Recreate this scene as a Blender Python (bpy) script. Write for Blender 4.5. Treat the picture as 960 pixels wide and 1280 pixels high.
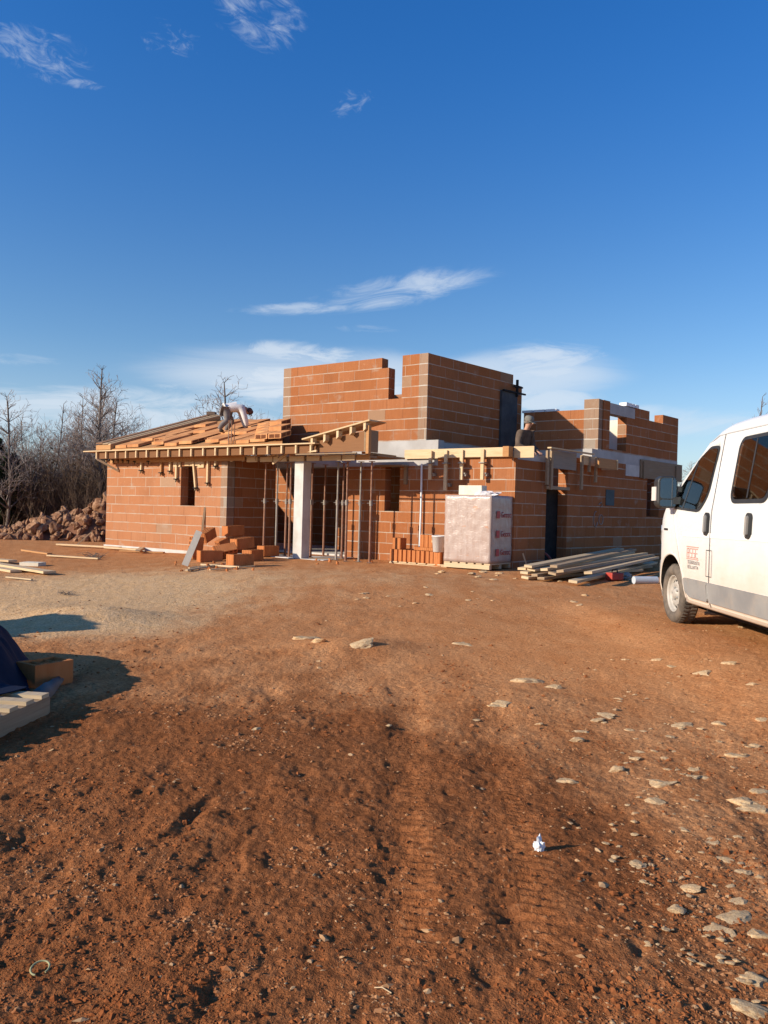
import bpy, bmesh, math, random
import numpy as np
from mathutils import Vector, Matrix, Euler
for o in list(bpy.data.objects): bpy.data.objects.remove(o)
SC = bpy.context.scene
R = math.radians
# ------------------------------------------------------------------ camera, sky, sun, exposure
CAMZ = 1.3
FPX = 1000.0                                # focal length in pixels of the 960 x 1280 photograph
cam_d = bpy.data.cameras.new('camera'); CAM = bpy.data.objects.new('camera', cam_d)
SC.collection.objects.link(CAM); SC.camera = CAM
cam_d.sensor_fit = 'AUTO'; cam_d.sensor_width = 36.0; cam_d.lens = FPX / 1280 * 36
cam_d.clip_start = 0.05; cam_d.clip_end = 3000
CROT = Matrix.Rotation(R(90 - 0.17), 3, 'X') @ Matrix.Rotation(R(1.5), 3, 'Z')
CAM.location = (0, 0, CAMZ); CAM.rotation_euler = CROT.to_euler()
SUN_AZ = (-3.95, -1.55)                     # horizontal direction towards the sun
SUN_EL = R(20.5)
to_sun = Vector((SUN_AZ[0], SUN_AZ[1], 0)).normalized() * math.cos(SUN_EL) + Vector((0, 0, math.sin(SUN_EL)))
sl = bpy.data.lights.new('sun', 'SUN'); so = bpy.data.objects.new('sun', sl); SC.collection.objects.link(so)
sl.energy = 4.8; sl.angle = R(0.5); sl.color = (1.0, 0.885, 0.72)
so.rotation_euler = to_sun.to_track_quat('Z', 'Y').to_euler(); so.location = (-20, -10, 20)
SC.view_settings.view_transform = 'Standard'; SC.view_settings.look = 'None'
SC.view_settings.exposure = 0.45; SC.view_settings.gamma = 1.0; SC.view_settings.use_curve_mapping = False
SC.cycles.max_bounces = 6; SC.cycles.diffuse_bounces = 3; SC.cycles.use_denoising = True
SKY_STRENGTH = 0.115

# ------------------------------------------------------------------ node helpers
def nd(nt, typ, ins=None, **props):
    n = nt.nodes.new(typ)
    for k, v in props.items(): setattr(n, k, v)
    for k, v in (ins or {}).items():
        s = n.inputs[k]
        if isinstance(v, bpy.types.NodeSocket): nt.links.new(v, s)
        else: s.default_value = v
    return n
def M(nt, op, a, b=0.0, c=None, clamp=False):
    n = nt.nodes.new('ShaderNodeMath'); n.operation = op; n.use_clamp = clamp
    for i, v in enumerate((a, b, c)):
        if v is None: continue
        if isinstance(v, bpy.types.NodeSocket): nt.links.new(v, n.inputs[i])
        else: n.inputs[i].default_value = v
    return n.outputs[0]
def sstep(nt, lo, hi, x):
    n = nd(nt, 'ShaderNodeMapRange', {'From Min': lo, 'From Max': hi, 'Value': x}, interpolation_type='SMOOTHSTEP')
    return n.outputs['Result']
def mixc(nt, fac, a, b, blend='MIX'):
    n = nt.nodes.new('ShaderNodeMix'); n.data_type = 'RGBA'; n.blend_type = blend
    for s, v in ((n.inputs['Factor'], fac), (n.inputs[6], a), (n.inputs[7], b)):
        if isinstance(v, bpy.types.NodeSocket): nt.links.new(v, s)
        elif isinstance(v, (int, float)): s.default_value = v
        else: s.default_value = (v[0], v[1], v[2], 1)
    return n.outputs[2]
def noise(nt, vec, scale, detail=4, rough=0.55, out='Fac', dist=0.0):
    n = nd(nt, 'ShaderNodeTexNoise', {'Scale': scale, 'Detail': detail, 'Roughness': rough, 'Distortion': dist})
    if vec is not None: nt.links.new(vec, n.inputs['Vector'])
    return n.outputs[out]
def mapv(nt, vec, scale=(1, 1, 1), loc=(0, 0, 0), rot=(0, 0, 0)):
    return nd(nt, 'ShaderNodeMapping', {'Vector': vec, 'Scale': scale, 'Location': loc, 'Rotation': rot}).outputs[0]
def comb(nt, x, y, z=0.0):
    return nd(nt, 'ShaderNodeCombineXYZ', {'X': x, 'Y': y, 'Z': z}).outputs[0]
def new_mat(name, rough=0.8, spec=0.3):
    m = bpy.data.materials.new(name); m.use_nodes = True; nt = m.node_tree
    b = nt.nodes['Principled BSDF']; b.inputs['Roughness'].default_value = rough
    b.inputs['Specular IOR Level'].default_value = spec
    return m, nt, b
def bump(nt, b, h, strength=0.4, dist=0.01):
    n = nd(nt, 'ShaderNodeBump', {'Height': h, 'Strength': strength, 'Distance': dist})
    nt.links.new(n.outputs[0], b.inputs['Normal'])
def objc(nt): return nt.nodes.new('ShaderNodeTexCoord').outputs['Object']
def posc(nt): return nt.nodes.new('ShaderNodeNewGeometry').outputs['Position']

# ------------------------------------------------------------------ world
W = bpy.data.worlds.new('World'); SC.world = W; W.use_nodes = True
wt = W.node_tree; wt.nodes.clear()
sky = wt.nodes.new('ShaderNodeTexSky'); sky.sky_type = 'NISHITA'; sky.sun_disc = False
sky.sun_elevation = SUN_EL; sky.sun_rotation = math.atan2(to_sun.x, to_sun.y)
sky.altitude = 300; sky.air_density = 1.0; sky.dust_density = 0.4; sky.ozone_density = 2.2
hs = nd(wt, 'ShaderNodeHueSaturation', {'Hue': 0.500, 'Saturation': 1.22, 'Value': 1.0, 'Color': sky.outputs[0]})
gen = wt.nodes.new('ShaderNodeTexCoord').outputs['Generated']
sep = nd(wt, 'ShaderNodeSeparateXYZ', {'Vector': gen})
ysafe = M(wt, 'MAXIMUM', sep.outputs[1], 0.05)
tx = M(wt, 'DIVIDE', sep.outputs[0], ysafe); tz = M(wt, 'DIVIDE', sep.outputs[2], ysafe)
def cloud(cx, cz, rx, rz, rot, nscale, stretch, lo, hi, amp, seed):
    """a wisp of cirrus in the sky around one direction (cx, cz are tangents of azimuth and elevation)"""
    dx = M(wt, 'SUBTRACT', tx, cx); dz = M(wt, 'SUBTRACT', tz, cz)
    c, s = math.cos(rot), math.sin(rot)
    ax = M(wt, 'ADD', M(wt, 'MULTIPLY', dx, c), M(wt, 'MULTIPLY', dz, s))
    az = M(wt, 'SUBTRACT', M(wt, 'MULTIPLY', dz, c), M(wt, 'MULTIPLY', dx, s))
    v = comb(wt, M(wt, 'ADD', M(wt, 'MULTIPLY', ax, nscale / stretch), seed), M(wt, 'MULTIPLY', az, nscale), seed * 0.37)
    nz = noise(wt, v, 1.0, 9, 0.66, dist=1.1)
    q = M(wt, 'ADD', M(wt, 'POWER', M(wt, 'ABSOLUTE', M(wt, 'DIVIDE', ax, rx)), 2.0), M(wt, 'POWER', M(wt, 'ABSOLUTE', M(wt, 'DIVIDE', az, rz)), 2.0))
    mask = M(wt, 'SUBTRACT', 1.0, sstep(wt, 0.05, 1.0, q))
    edge = M(wt, 'ADD', nz, M(wt, 'MULTIPLY', M(wt, 'SUBTRACT', mask, 1.0), 0.30))
    return M(wt, 'MULTIPLY', M(wt, 'MULTIPLY', sstep(wt, lo, hi, edge), mask), amp)
def wisp(px, py, rx, rz, rot, *a):
    return cloud((px - 480) / 1000, (637 + 0.026 * (px - 480) - py) / 1000, rx / 1000, rz / 1000, R(rot), *a)
cl = [wisp(400, 470, 300, 46, -2, 14, 5.0, 0.04, 0.52, 0.7, 71.3), wisp(640, 470, 170, 40, 3, 16, 4.0, 0.04, 0.52, 0.65, 75.3), wisp(490, 364, 150, 30, 11, 40, 4.2, 0.28, 0.70, 0.62, 3.1), wisp(360, 386, 110, 11, 3, 50, 4.4, 0.26, 0.66, 0.5, 8.0),
      wisp(455, 411, 60, 8, 0, 60, 4.0, 0.36, 0.72, 0.25, 41.0),
      wisp(380, 443, 130, 20, -4, 44, 4.0, 0.28, 0.62, 0.75, 5.3), wisp(390, 482, 220, 38, -2, 36, 4.2, 0.18, 0.54, 0.9, 15.3),
      wisp(670, 458, 115, 40, 5, 34, 3.6, 0.24, 0.60, 0.75, 11.7), wisp(660, 500, 130, 26, 3, 40, 4.0, 0.24, 0.58, 0.7, 51.7),
      wisp(120, 515, 330, 44, 0, 30, 4.6, 0.24, 0.58, 0.7, 17.7), wisp(240, 488, 110, 14, 0, 44, 4.0, 0.34, 0.68, 0.5, 57.7), wisp(760, 525, 330, 30, 0, 26, 4.6, 0.28, 0.62, 0.5, 27.7),
      wisp(310, 14, 95, 70, -34, 40, 2.0, 0.38, 0.80, 0.50, 21.0), wisp(35, 68, 100, 52, -26, 46, 2.2, 0.40, 0.76, 0.42, 25.5), wisp(90, 106, 40, 10, -8, 60, 2.5, 0.36, 0.72, 0.4, 61.5),
      wisp(200, 50, 60, 40, -10, 60, 2.0, 0.46, 0.76, 0.28, 65.5), wisp(425, 128, 44, 26, 20, 70, 1.6, 0.42, 0.74, 0.26, 29.5), wisp(20, 450, 80, 12, -3, 44, 4, 0.36, 0.70, 0.3, 33.5)]
tot = cl[0]
for c in cl[1:]: tot = M(wt, 'MAXIMUM', tot, c)
front = M(wt, 'GREATER_THAN', sep.outputs[1], 0.06)
tot = M(wt, 'MULTIPLY', tot, front)
lowhaze = M(wt, 'MULTIPLY', M(wt, 'SUBTRACT', 1.0, sstep(wt, 0.0, 0.20, sep.outputs[2])), 0.42)
CLOUD = (4.7, 5.2, 5.8)
# a crisp winter sky: deeper and purer blue the higher one looks
tint = mixc(wt, sstep(wt, 0.12, 0.58, sep.outputs[2]), (0.84, 0.86, 0.94), (0.35, 0.80, 1.20))
hz = mixc(wt, lowhaze, mixc(wt, 1.0, hs.outputs[0], tint, 'MULTIPLY'), (3.2, 3.8, 5.0))
skyc = mixc(wt, tot, hz, CLOUD)
bg = nd(wt, 'ShaderNodeBackground', {'Color': skyc, 'Strength': SKY_STRENGTH})
wo = wt.nodes.new('ShaderNodeOutputWorld'); wt.links.new(bg.outputs[0], wo.inputs[0])

# ------------------------------------------------------------------ where a photograph point lies in the place
def ray(px, py): return CROT @ Vector(((px - 480) / FPX, (640 - py) / FPX, -1))
def at(px, py, d):
    v = ray(px, py); return Vector((0, 0, CAMZ)) + v * (d / v.y)
def G(px, py, z=0.0):
    v = ray(px, py); return Vector((0, 0, CAMZ)) + v * ((z - CAMZ) / v.z)

# ------------------------------------------------------------------ mesh building
class MB:
    def __init__(s): s.v = []; s.f = []; s.m = []; s.uv = []; s.sm = []
    def add(s, vs, fs, mi=0, smooth=False, uvs=None):
        b = len(s.v); s.v += [tuple(v) for v in vs]
        for i, f in enumerate(fs):
            s.f.append(tuple(b + k for k in f)); s.m.append(mi); s.sm.append(smooth)
            if uvs is not None: s.uv.append([uvs[k] for k in f])
            else:
                p = [Vector(vs[k]) for k in f]
                n = (p[1] - p[0]).cross(p[2] - p[1])
                ax = max(range(3), key=lambda q: abs(n[q]))
                s.uv.append([(q.x, q.y) if ax == 2 else ((q.x, q.z) if ax == 1 else (q.y, q.z)) for q in p])
        return s
    def box(s, x0, x1, y0, y1, z0, z1, mi=0, mat=None):
        vs = [Vector((x, y, z)) for z in (z0, z1) for y in (y0, y1) for x in (x0, x1)]
        fs = [(0, 2, 3, 1), (4, 5, 7, 6), (0, 1, 5, 4), (2, 6, 7, 3), (0, 4, 6, 2), (1, 3, 7, 5)]
        uvs = None
        if mat is not None:
            base = MB(); base.add(vs, fs); vs2 = [mat @ v for v in vs]
            b = len(s.v); s.v += [tuple(v) for v in vs2]
            for f, u in zip(fs, base.uv):
                s.f.append(tuple(b + k for k in f)); s.m.append(mi); s.sm.append(False); s.uv.append(u)
            return s
        return s.add(vs, fs, mi)
    def cbox(s, c, size, rot=None, mi=0):
        m = Matrix.Translation(c) @ (rot.to_4x4() if rot is not None else Matrix())
        h = [q / 2 for q in size]
        return s.box(-h[0], h[0], -h[1], h[1], -h[2], h[2], mi, m)
    def bar(s, p, q, w, h, mi=0, up=(0, 0, 1), tw=0):
        """a timber of section w x h from p to q"""
        p, q = Vector(p), Vector(q); d = q - p; L = d.length; d = d.normalized()
        up = Vector(up)
        if abs(d.dot(up)) > 0.98: up = Vector((0, 1, 0))
        sd = d.cross(up).normalized(); u2 = sd.cross(d)
        m = Matrix((( d.x, sd.x, u2.x, p.x), (d.y, sd.y, u2.y, p.y), (d.z, sd.z, u2.z, p.z), (0, 0, 0, 1)))
        if tw: m = m @ Matrix.Rotation(tw, 4, 'X')
        return s.box(0, L, -w / 2, w / 2, -h / 2, h / 2, mi, m)
    def tube(s, pts, rad, n=8, mi=0, cap=True, smooth=True):
        pts = [Vector(p) for p in pts]
        if not hasattr(rad, '__len__'): rad = [rad] * len(pts)
        vs, fs = [], []
        t0 = (pts[1] - pts[0]).normalized()
        side = t0.cross(Vector((0, 0, 1)) if abs(t0.z) < 0.9 else Vector((1, 0, 0))).normalized()
        for i, p in enumerate(pts):
            t = (pts[min(i + 1, len(pts) - 1)] - pts[max(i - 1, 0)]).normalized()
            side = (side - t * side.dot(t)).normalized(); up = side.cross(t)
            for k in range(n):
                a = 2 * math.pi * k / n
                vs.append(p + (side * math.cos(a) + up * math.sin(a)) * rad[i])
        for i in range(len(pts) - 1):
            for k in range(n):
                a, b = i * n + k, i * n + (k + 1) % n
                fs.append((a, a + n, b + n, b))
        s.add(vs, fs, mi, smooth)
        if cap:
            s.add(vs[:n], [tuple(range(n))], mi); s.add(vs[-n:], [tuple(reversed(range(n)))], mi)
        return s
    def lathe(s, prof, n=32, mi=0, mat=None, smooth=True):
        """prof: (radius, height) along local z"""
        vs, fs = [], []
        for r, z in prof:
            for k in range(n):
                a = 2 * math.pi * k / n; v = Vector((r * math.cos(a), r * math.sin(a), z))
                vs.append(mat @ v if mat is not None else v)
        for i in range(len(prof) - 1):
            for k in range(n):
                a, b = i * n + k, i * n + (k + 1) % n
                fs.append((a, b, b + n, a + n))
        return s.add(vs, fs, mi, smooth)
    def prism(s, poly, p0, ex, ey, ez, mi=0):
        """polygon (list of 2-D) in plane ex,ey at p0, pushed along ez"""
        n = len(poly); p0, ex, ey, ez = Vector(p0), Vector(ex), Vector(ey), Vector(ez)
        a = [p0 + ex * x + ey * y for x, y in poly]; b = [v + ez for v in a]
        fs = [tuple(range(n)), tuple(reversed(range(n, 2 * n)))]
        fs += [(i, i + n, (i + 1) % n + n, (i + 1) % n) for i in range(n)]
        return s.add(a + b, fs, mi)
    def build(s, name, mats, parent=None, loc=None, rot=None, fix=True):
        me = bpy.data.meshes.new(name); me.from_pydata(s.v, [], s.f)
        if not isinstance(mats, (list, tuple)): mats = [mats]
        for m in mats: me.materials.append(m)
        me.polygons.foreach_set('material_index', s.m); me.polygons.foreach_set('use_smooth', s.sm)
        uvl = me.uv_layers.new(name='UVMap')
        uvl.data.foreach_set('uv', [c for f in s.uv for u in f for c in u])
        if fix:
            bm = bmesh.new(); bm.from_mesh(me); bmesh.ops.recalc_face_normals(bm, faces=bm.faces); bm.to_mesh(me); bm.free()
        me.update()
        o = bpy.data.objects.new(name, me); SC.collection.objects.link(o)
        if parent is not None: o.parent = parent
        if loc is not None: o.location = loc
        if rot is not None: o.rotation_euler = rot
        return o
def tag(o, label=None, cat=None, group=None, kind=None):
    for k, v in (('label', label), ('category', cat), ('group', group), ('kind', kind)):
        if v: o[k] = v
    return o
def empty(name, loc, rz=0.0):
    o = bpy.data.objects.new(name, None); SC.collection.objects.link(o)
    o.empty_display_size = 0.2; o.location = loc; o.rotation_euler = (0, 0, rz); return o
CH = {}
def copy_tree(o, parent=None):
    c = o.copy(); SC.collection.objects.link(c)
    if parent is not None: c.parent = parent
    for ch in [k for k in bpy.data.objects if k.parent == o and k != c]: copy_tree(ch, c)
    return c
def mesh_np(name, V, F, mat, k=None, smooth=True):
    """a mesh straight from numpy arrays (all faces with the same number of corners)"""
    me = bpy.data.meshes.new(name); n = F.shape[1]
    me.vertices.add(len(V)); me.vertices.foreach_set('co', np.ascontiguousarray(V, dtype=np.float32).ravel())
    me.loops.add(F.size); me.loops.foreach_set('vertex_index', np.ascontiguousarray(F, dtype=np.int32).ravel())
    me.polygons.add(len(F)); me.polygons.foreach_set('loop_start', np.arange(0, F.size, n, dtype=np.int32))
    me.polygons.foreach_set('loop_total', np.full(len(F), n, dtype=np.int32))
    me.polygons.foreach_set('use_smooth', np.full(len(F), smooth))
    for m in (mat if isinstance(mat, (list, tuple)) else [mat]): me.materials.append(m)
    me.update(calc_edges=True); me.validate()
    o = bpy.data.objects.new(name, me); SC.collection.objects.link(o); return o

# ------------------------------------------------------------------ numpy noise
def _h(ix, iy, seed):
    h = (ix.astype(np.int64) * 374761393 + iy.astype(np.int64) * 668265263 + seed * 1442695041) & 0xffffffff
    h = ((h ^ (h >> 13)) * 1274126177) & 0xffffffff
    h = h ^ (h >> 16)
    return (h & 0xffffff) / float(0xffffff)
def vn(x, y, seed=0):
    x = np.asarray(x, float); y = np.asarray(y, float)
    ix = np.floor(x); iy = np.floor(y); fx = x - ix; fy = y - iy
    fx = fx * fx * fx * (fx * (fx * 6 - 15) + 10); fy = fy * fy * fy * (fy * (fy * 6 - 15) + 10)
    a = _h(ix, iy, seed); b = _h(ix + 1, iy, seed); c = _h(ix, iy + 1, seed); d = _h(ix + 1, iy + 1, seed)
    return (a * (1 - fx) + b * fx) * (1 - fy) + (c * (1 - fx) + d * fx) * fy - 0.5
def fbm(x, y, seed=0, oct=4, gain=0.5):
    t = 0.0; a = 1.0; c, s = math.cos(0.6), math.sin(0.6)
    for k in range(oct):
        t = t + a * vn(x, y, seed + k * 17); a *= gain
        x, y = (c * x - s * y) * 2.03 + 3.1, (s * x + c * y) * 2.03 + 1.7
    return t
def ss(lo, hi, x):
    t = np.clip((np.asarray(x, float) - lo) / (hi - lo), 0, 1); return t * t * (3 - 2 * t)
# ------------------------------------------------------------------ materials
def brick_mat(name, cols, mortar=(0.62, 0.54, 0.45), seed=0.0, bw=0.42, grey=0.86):
    m, nt, b = new_mat(name, 1.0, 0.02)
    uv = nt.nodes.new('ShaderNodeTexCoord').outputs['UV']
    s = nd(nt, 'ShaderNodeSeparateXYZ', {'Vector': uv})
    oi = nt.nodes.new('ShaderNodeObjectInfo').outputs['Random']
    wob = M(nt, 'MULTIPLY', M(nt, 'SUBTRACT', noise(nt, mapv(nt, uv, (1.2, 6, 1)), 1.0, 2), 0.5), 0.028)
    u = s.outputs[0]; v = M(nt, 'ADD', s.outputs[1], wob)
    rv = M(nt, 'DIVIDE', v, 0.25); row = M(nt, 'FLOOR', rv); fv = M(nt, 'FRACT', rv)
    rr = nd(nt, 'ShaderNodeTexWhiteNoise', {'Vector': comb(nt, row, M(nt, 'MULTIPLY', oi, 91.0), seed)}, noise_dimensions='3D').outputs['Value']
    uo = M(nt, 'ADD', M(nt, 'DIVIDE', u, bw), M(nt, 'MULTIPLY', rr, 7.0))
    col = M(nt, 'FLOOR', uo); fu = M(nt, 'FRACT', uo)
    cell = nd(nt, 'ShaderNodeTexWhiteNoise', {'Vector': comb(nt, col, row, M(nt, 'MULTIPLY', oi, 57.0))}, noise_dimensions='3D')
    cr = cell.outputs['Value']
    cs = nd(nt, 'ShaderNodeSeparateXYZ', {'Vector': cell.outputs['Color']})
    nz = noise(nt, mapv(nt, uv, (9, 9, 9)), 1.0, 3)
    thick = M(nt, 'ADD', 0.025, M(nt, 'MULTIPLY', noise(nt, mapv(nt, uv, (5, 14, 1)), 1.0, 4, 0.7), 0.10))
    hm = M(nt, 'SUBTRACT', 1.0, sstep(nt, 0.0, 0.028, M(nt, 'SUBTRACT', fv, thick)))
    fu2 = M(nt, 'MINIMUM', fu, M(nt, 'SUBTRACT', 1.0, fu))
    vj = M(nt, 'SUBTRACT', 1.0, sstep(nt, 0.008, 0.018, fu2))
    streak = noise(nt, mapv(nt, uv, (38, 1.6, 1)), 1.0, 3, 0.6)
    big = noise(nt, mapv(nt, uv, (0.9, 0.9, 1)), 1.0, 3)
    base = mixc(nt, sstep(nt, 0.1, 0.9, cr), cols[0], cols[1])
    base = mixc(nt, M(nt, 'MULTIPLY', sstep(nt, 0.30, 0.75, streak), 0.45), base, cols[2])
    base = mixc(nt, M(nt, 'MULTIPLY', M(nt, 'GREATER_THAN', cs.outputs[1], grey), 0.75), base, cols[3])
    # dried cement smears run down from the bed joints
    smear = M(nt, 'MULTIPLY', sstep(nt, 0.58, 0.80, noise(nt, mapv(nt, uv, (2.3, 3.1, 1), (3, 1, 0)), 1.0, 4, 0.6)), 0.5)
    base = mixc(nt, smear, base, (0.40, 0.33, 0.26))
    base = mixc(nt, M(nt, 'MULTIPLY', sstep(nt, 0.55, 0.25, big), 0.3), base, (0.17, 0.075, 0.042))
    chip = sstep(nt, 0.66, 0.72, noise(nt, mapv(nt, uv, (11, 13, 1), (5, 2, 0)), 1.0, 3, 0.6))
    base = mixc(nt, M(nt, 'MULTIPLY', chip, 0.5), base, (0.46, 0.25, 0.14))
    base = mixc(nt, M(nt, 'MULTIPLY', M(nt, 'SUBTRACT', cs.outputs[0], 0.5), 0.3), base, (0.24, 0.08, 0.034))
    lightj = M(nt, 'MULTIPLY', vj, M(nt, 'GREATER_THAN', cs.outputs[2], 0.52))
    darkj = M(nt, 'MULTIPLY', M(nt, 'SUBTRACT', vj, lightj), 0.45)
    base = mixc(nt, darkj, base, (0.14, 0.055, 0.03))
    mort = mixc(nt, nz, mortar, [c * 0.72 for c in mortar])
    base = mixc(nt, M(nt, 'MULTIPLY', lightj, 0.85), base, mort)
    present = M(nt, 'ADD', 0.35, M(nt, 'MULTIPLY', sstep(nt, 0.35, 0.6, noise(nt, mapv(nt, uv, (1.7, 4, 1), (9, 4, 0)), 1.0, 3)), 0.65))
    base = mixc(nt, M(nt, 'MULTIPLY', hm, present), base, mort)
    nt.links.new(base, b.inputs['Base Color'])
    rib = M(nt, 'SINE', M(nt, 'MULTIPLY', u, 2 * math.pi / 0.028))
    hgt = M(nt, 'ADD', M(nt, 'MULTIPLY', rib, 0.18), M(nt, 'ADD', M(nt, 'MULTIPLY', streak, 0.6), M(nt, 'MULTIPLY', nz, 0.5)))
    hgt = M(nt, 'SUBTRACT', hgt, M(nt, 'MULTIPLY', M(nt, 'MAXIMUM', hm, vj), 0.5))
    bump(nt, b, hgt, 0.55, 0.012)
    return m
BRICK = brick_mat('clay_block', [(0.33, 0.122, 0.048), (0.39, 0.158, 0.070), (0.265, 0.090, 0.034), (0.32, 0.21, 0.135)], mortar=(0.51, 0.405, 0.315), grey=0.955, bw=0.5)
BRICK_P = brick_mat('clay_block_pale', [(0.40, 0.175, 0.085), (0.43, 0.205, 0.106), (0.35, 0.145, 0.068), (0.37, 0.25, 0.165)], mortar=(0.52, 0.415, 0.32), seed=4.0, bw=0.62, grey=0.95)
BRICK_R = brick_mat('clay_block_red', [(0.36, 0.110, 0.050), (0.42, 0.140, 0.062), (0.30, 0.085, 0.04), (0.30, 0.20, 0.14)], mortar=(0.46, 0.38, 0.33), seed=9.0)
PILLAR = brick_mat('mortared_block', [(0.30, 0.20, 0.135), (0.34, 0.235, 0.165), (0.30, 0.155, 0.09), (0.33, 0.29, 0.235)], mortar=(0.6, 0.55, 0.48), seed=13.0)
def simple(name, c1, c2, scale=6.0, rough=0.85, spec=0.25, bmp=0.3, bd=0.006, stretch=(1, 1, 1), detail=5, lo=0.3, hi=0.7, metal=0.0, extra=None):
    m, nt, b = new_mat(name, rough, spec)
    p = objc(nt); v = mapv(nt, p, stretch)
    n = noise(nt, v, scale, detail, 0.6)
    c = mixc(nt, sstep(nt, lo, hi, n), c1, c2)
    if extra:
        n2 = noise(nt, p, extra[1], 4, 0.6)
        c = mixc(nt, M(nt, 'MULTIPLY', sstep(nt, extra[2], extra[3], n2), extra[4]), c, extra[0])
    nt.links.new(c, b.inputs['Base Color']); b.inputs['Metallic'].default_value = metal
    if bmp: bump(nt, b, noise(nt, v, scale * 4, 5, 0.65), bmp, bd)
    return m
def wood(name, c1, c2, c3, rough=0.75):
    m, nt, b = new_mat(name, rough, 0.25)
    uv = nt.nodes.new('ShaderNodeTexCoord').outputs['UV']
    oi = nt.nodes.new('ShaderNodeObjectInfo').outputs['Random']
    off = comb(nt, M(nt, 'MULTIPLY', oi, 37.0), M(nt, 'MULTIPLY', oi, 11.0), 0)
    v = nd(nt, 'ShaderNodeVectorMath', {0: uv, 1: off}, operation='ADD').outputs[0]
    g = noise(nt, mapv(nt, v, (2.2, 60, 1)), 1.0, 5, 0.6, dist=0.4)
    k = noise(nt, mapv(nt, v, (1.1, 7, 1)), 1.0, 4, 0.6)
    c = mixc(nt, sstep(nt, 0.3, 0.7, g), c1, c2)
    c = mixc(nt, M(nt, 'MULTIPLY', sstep(nt, 0.52, 0.75, k), 0.65), c, c3)
    c = mixc(nt, M(nt, 'MULTIPLY', oi, 0.3), c, c3)
    nt.links.new(c, b.inputs['Base Color']); bump(nt, b, g, 0.3, 0.004)
    return m
PINE = wood('fresh_pine', (0.58, 0.41, 0.23), (0.66, 0.50, 0.31), (0.46, 0.29, 0.14))
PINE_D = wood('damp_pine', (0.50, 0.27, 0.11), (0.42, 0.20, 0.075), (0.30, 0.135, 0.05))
OLDW = wood('weathered_timber', (0.50, 0.37, 0.22), (0.60, 0.46, 0.29), (0.36, 0.25, 0.15))
OLDW2 = wood('dirty_timber', (0.32, 0.22, 0.135), (0.40, 0.29, 0.18), (0.22, 0.13, 0.07))
PLY = wood('shuttering_ply', (0.27, 0.17, 0.09), (0.21, 0.13, 0.07), (0.30, 0.24, 0.17))
BOARDG = wood('grey_shuttering', (0.24, 0.20, 0.165), (0.30, 0.25, 0.20), (0.20, 0.15, 0.11))
CONC = simple('concrete', (0.50, 0.47, 0.43), (0.60, 0.57, 0.53), 3.0, 0.95, 0.06, 0.35, 0.006, extra=((0.40, 0.34, 0.27), 1.2, 0.5, 0.7, 0.5))
CONC_B = simple('concrete_beam', (0.37, 0.35, 0.33), (0.46, 0.44, 0.42), 2.2, 0.95, 0.06, 0.3, 0.006, extra=((0.36, 0.33, 0.30), 0.9, 0.5, 0.72, 0.5))
STEEL_B = simple('black_steel', (0.020, 0.020, 0.022), (0.04, 0.038, 0.036), 4.0, 0.9, 0.08, 0.15)
PROP = simple('rusty_prop_steel', (0.20, 0.085, 0.05), (0.30, 0.15, 0.09), 9.0, 0.75, 0.3, 0.25, 0.002, extra=((0.34, 0.27, 0.20), 3.0, 0.5, 0.65, 0.7))
PROP_G = simple('grey_prop_steel', (0.30, 0.27, 0.23), (0.22, 0.17, 0.13), 9.0, 0.6, 0.4, 0.25, 0.002)
CLAYB = simple('loose_clay_block', (0.44, 0.150, 0.050), (0.52, 0.200, 0.075), 7.0, 1.0, 0.03, 0.4, 0.004, stretch=(1, 1, 0.25))
CLAYR = simple('roof_clay', (0.50, 0.22, 0.09), (0.60, 0.30, 0.135), 4.0, 1.0, 0.03, 0.4, 0.004, extra=((0.36, 0.15, 0.07), 1.5, 0.5, 0.7, 0.6))
HOLE_SHADE = simple('hole_shade', (0.13, 0.05, 0.025), (0.18, 0.07, 0.035), 7.0, 1.0, 0.02, 0.2)  # dark tone painted on for the shade inside block holes
WHITE = simple('white_plastic', (0.78, 0.78, 0.77), (0.72, 0.72, 0.70), 5.0, 0.45, 0.4, 0.0)
FOAM = simple('white_foam', (0.80, 0.80, 0.79), (0.72, 0.72, 0.72), 12.0, 0.9, 0.1, 0.2)
CREAM = simple('aerated_block', (0.74, 0.68, 0.54), (0.66, 0.59, 0.45), 9.0, 1.0, 0.02, 0.3)
RUBBER = simple('black_hose', (0.02, 0.02, 0.02), (0.04, 0.035, 0.03), 5.0, 0.6, 0.3, 0.1)
REDP = simple('red_plastic', (0.42, 0.045, 0.03), (0.34, 0.05, 0.035), 6.0, 0.5, 0.35, 0.1)
GREYP = simple('pale_grey_plastic', (0.50, 0.53, 0.56), (0.42, 0.45, 0.48), 5.0, 0.5, 0.35, 0.1)
LIME = simple('limestone', (0.52, 0.345, 0.18), (0.62, 0.45, 0.26), 9.0, 1.0, 0.03, 0.5, 0.008, extra=((0.40, 0.19, 0.085), 7.0, 0.46, 0.70, 0.7))
ROCK = simple('heap_rock', (0.30, 0.155, 0.085), (0.40, 0.245, 0.15), 3.0, 1.0, 0.02, 0.5, 0.02, extra=((0.17, 0.075, 0.038), 1.7, 0.42, 0.60, 0.85))
BARK = simple('bark', (0.125, 0.10, 0.085), (0.20, 0.165, 0.14), 8.0, 1.0, 0.02, 0.3, 0.01, stretch=(1, 1, 0.3))
TWIG = simple('twigs', (0.24, 0.195, 0.175), (0.33, 0.27, 0.245), 0.6, 1.0, 0.02, 0.0)
BRUSH = simple('brush', (0.11, 0.075, 0.053), (0.17, 0.118, 0.084), 0.7, 1.0, 0.02, 0.0)
EVERG = simple('evergreen', (0.028, 0.045, 0.022), (0.05, 0.07, 0.03), 0.8, 0.9, 0.15, 0.0)

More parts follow.
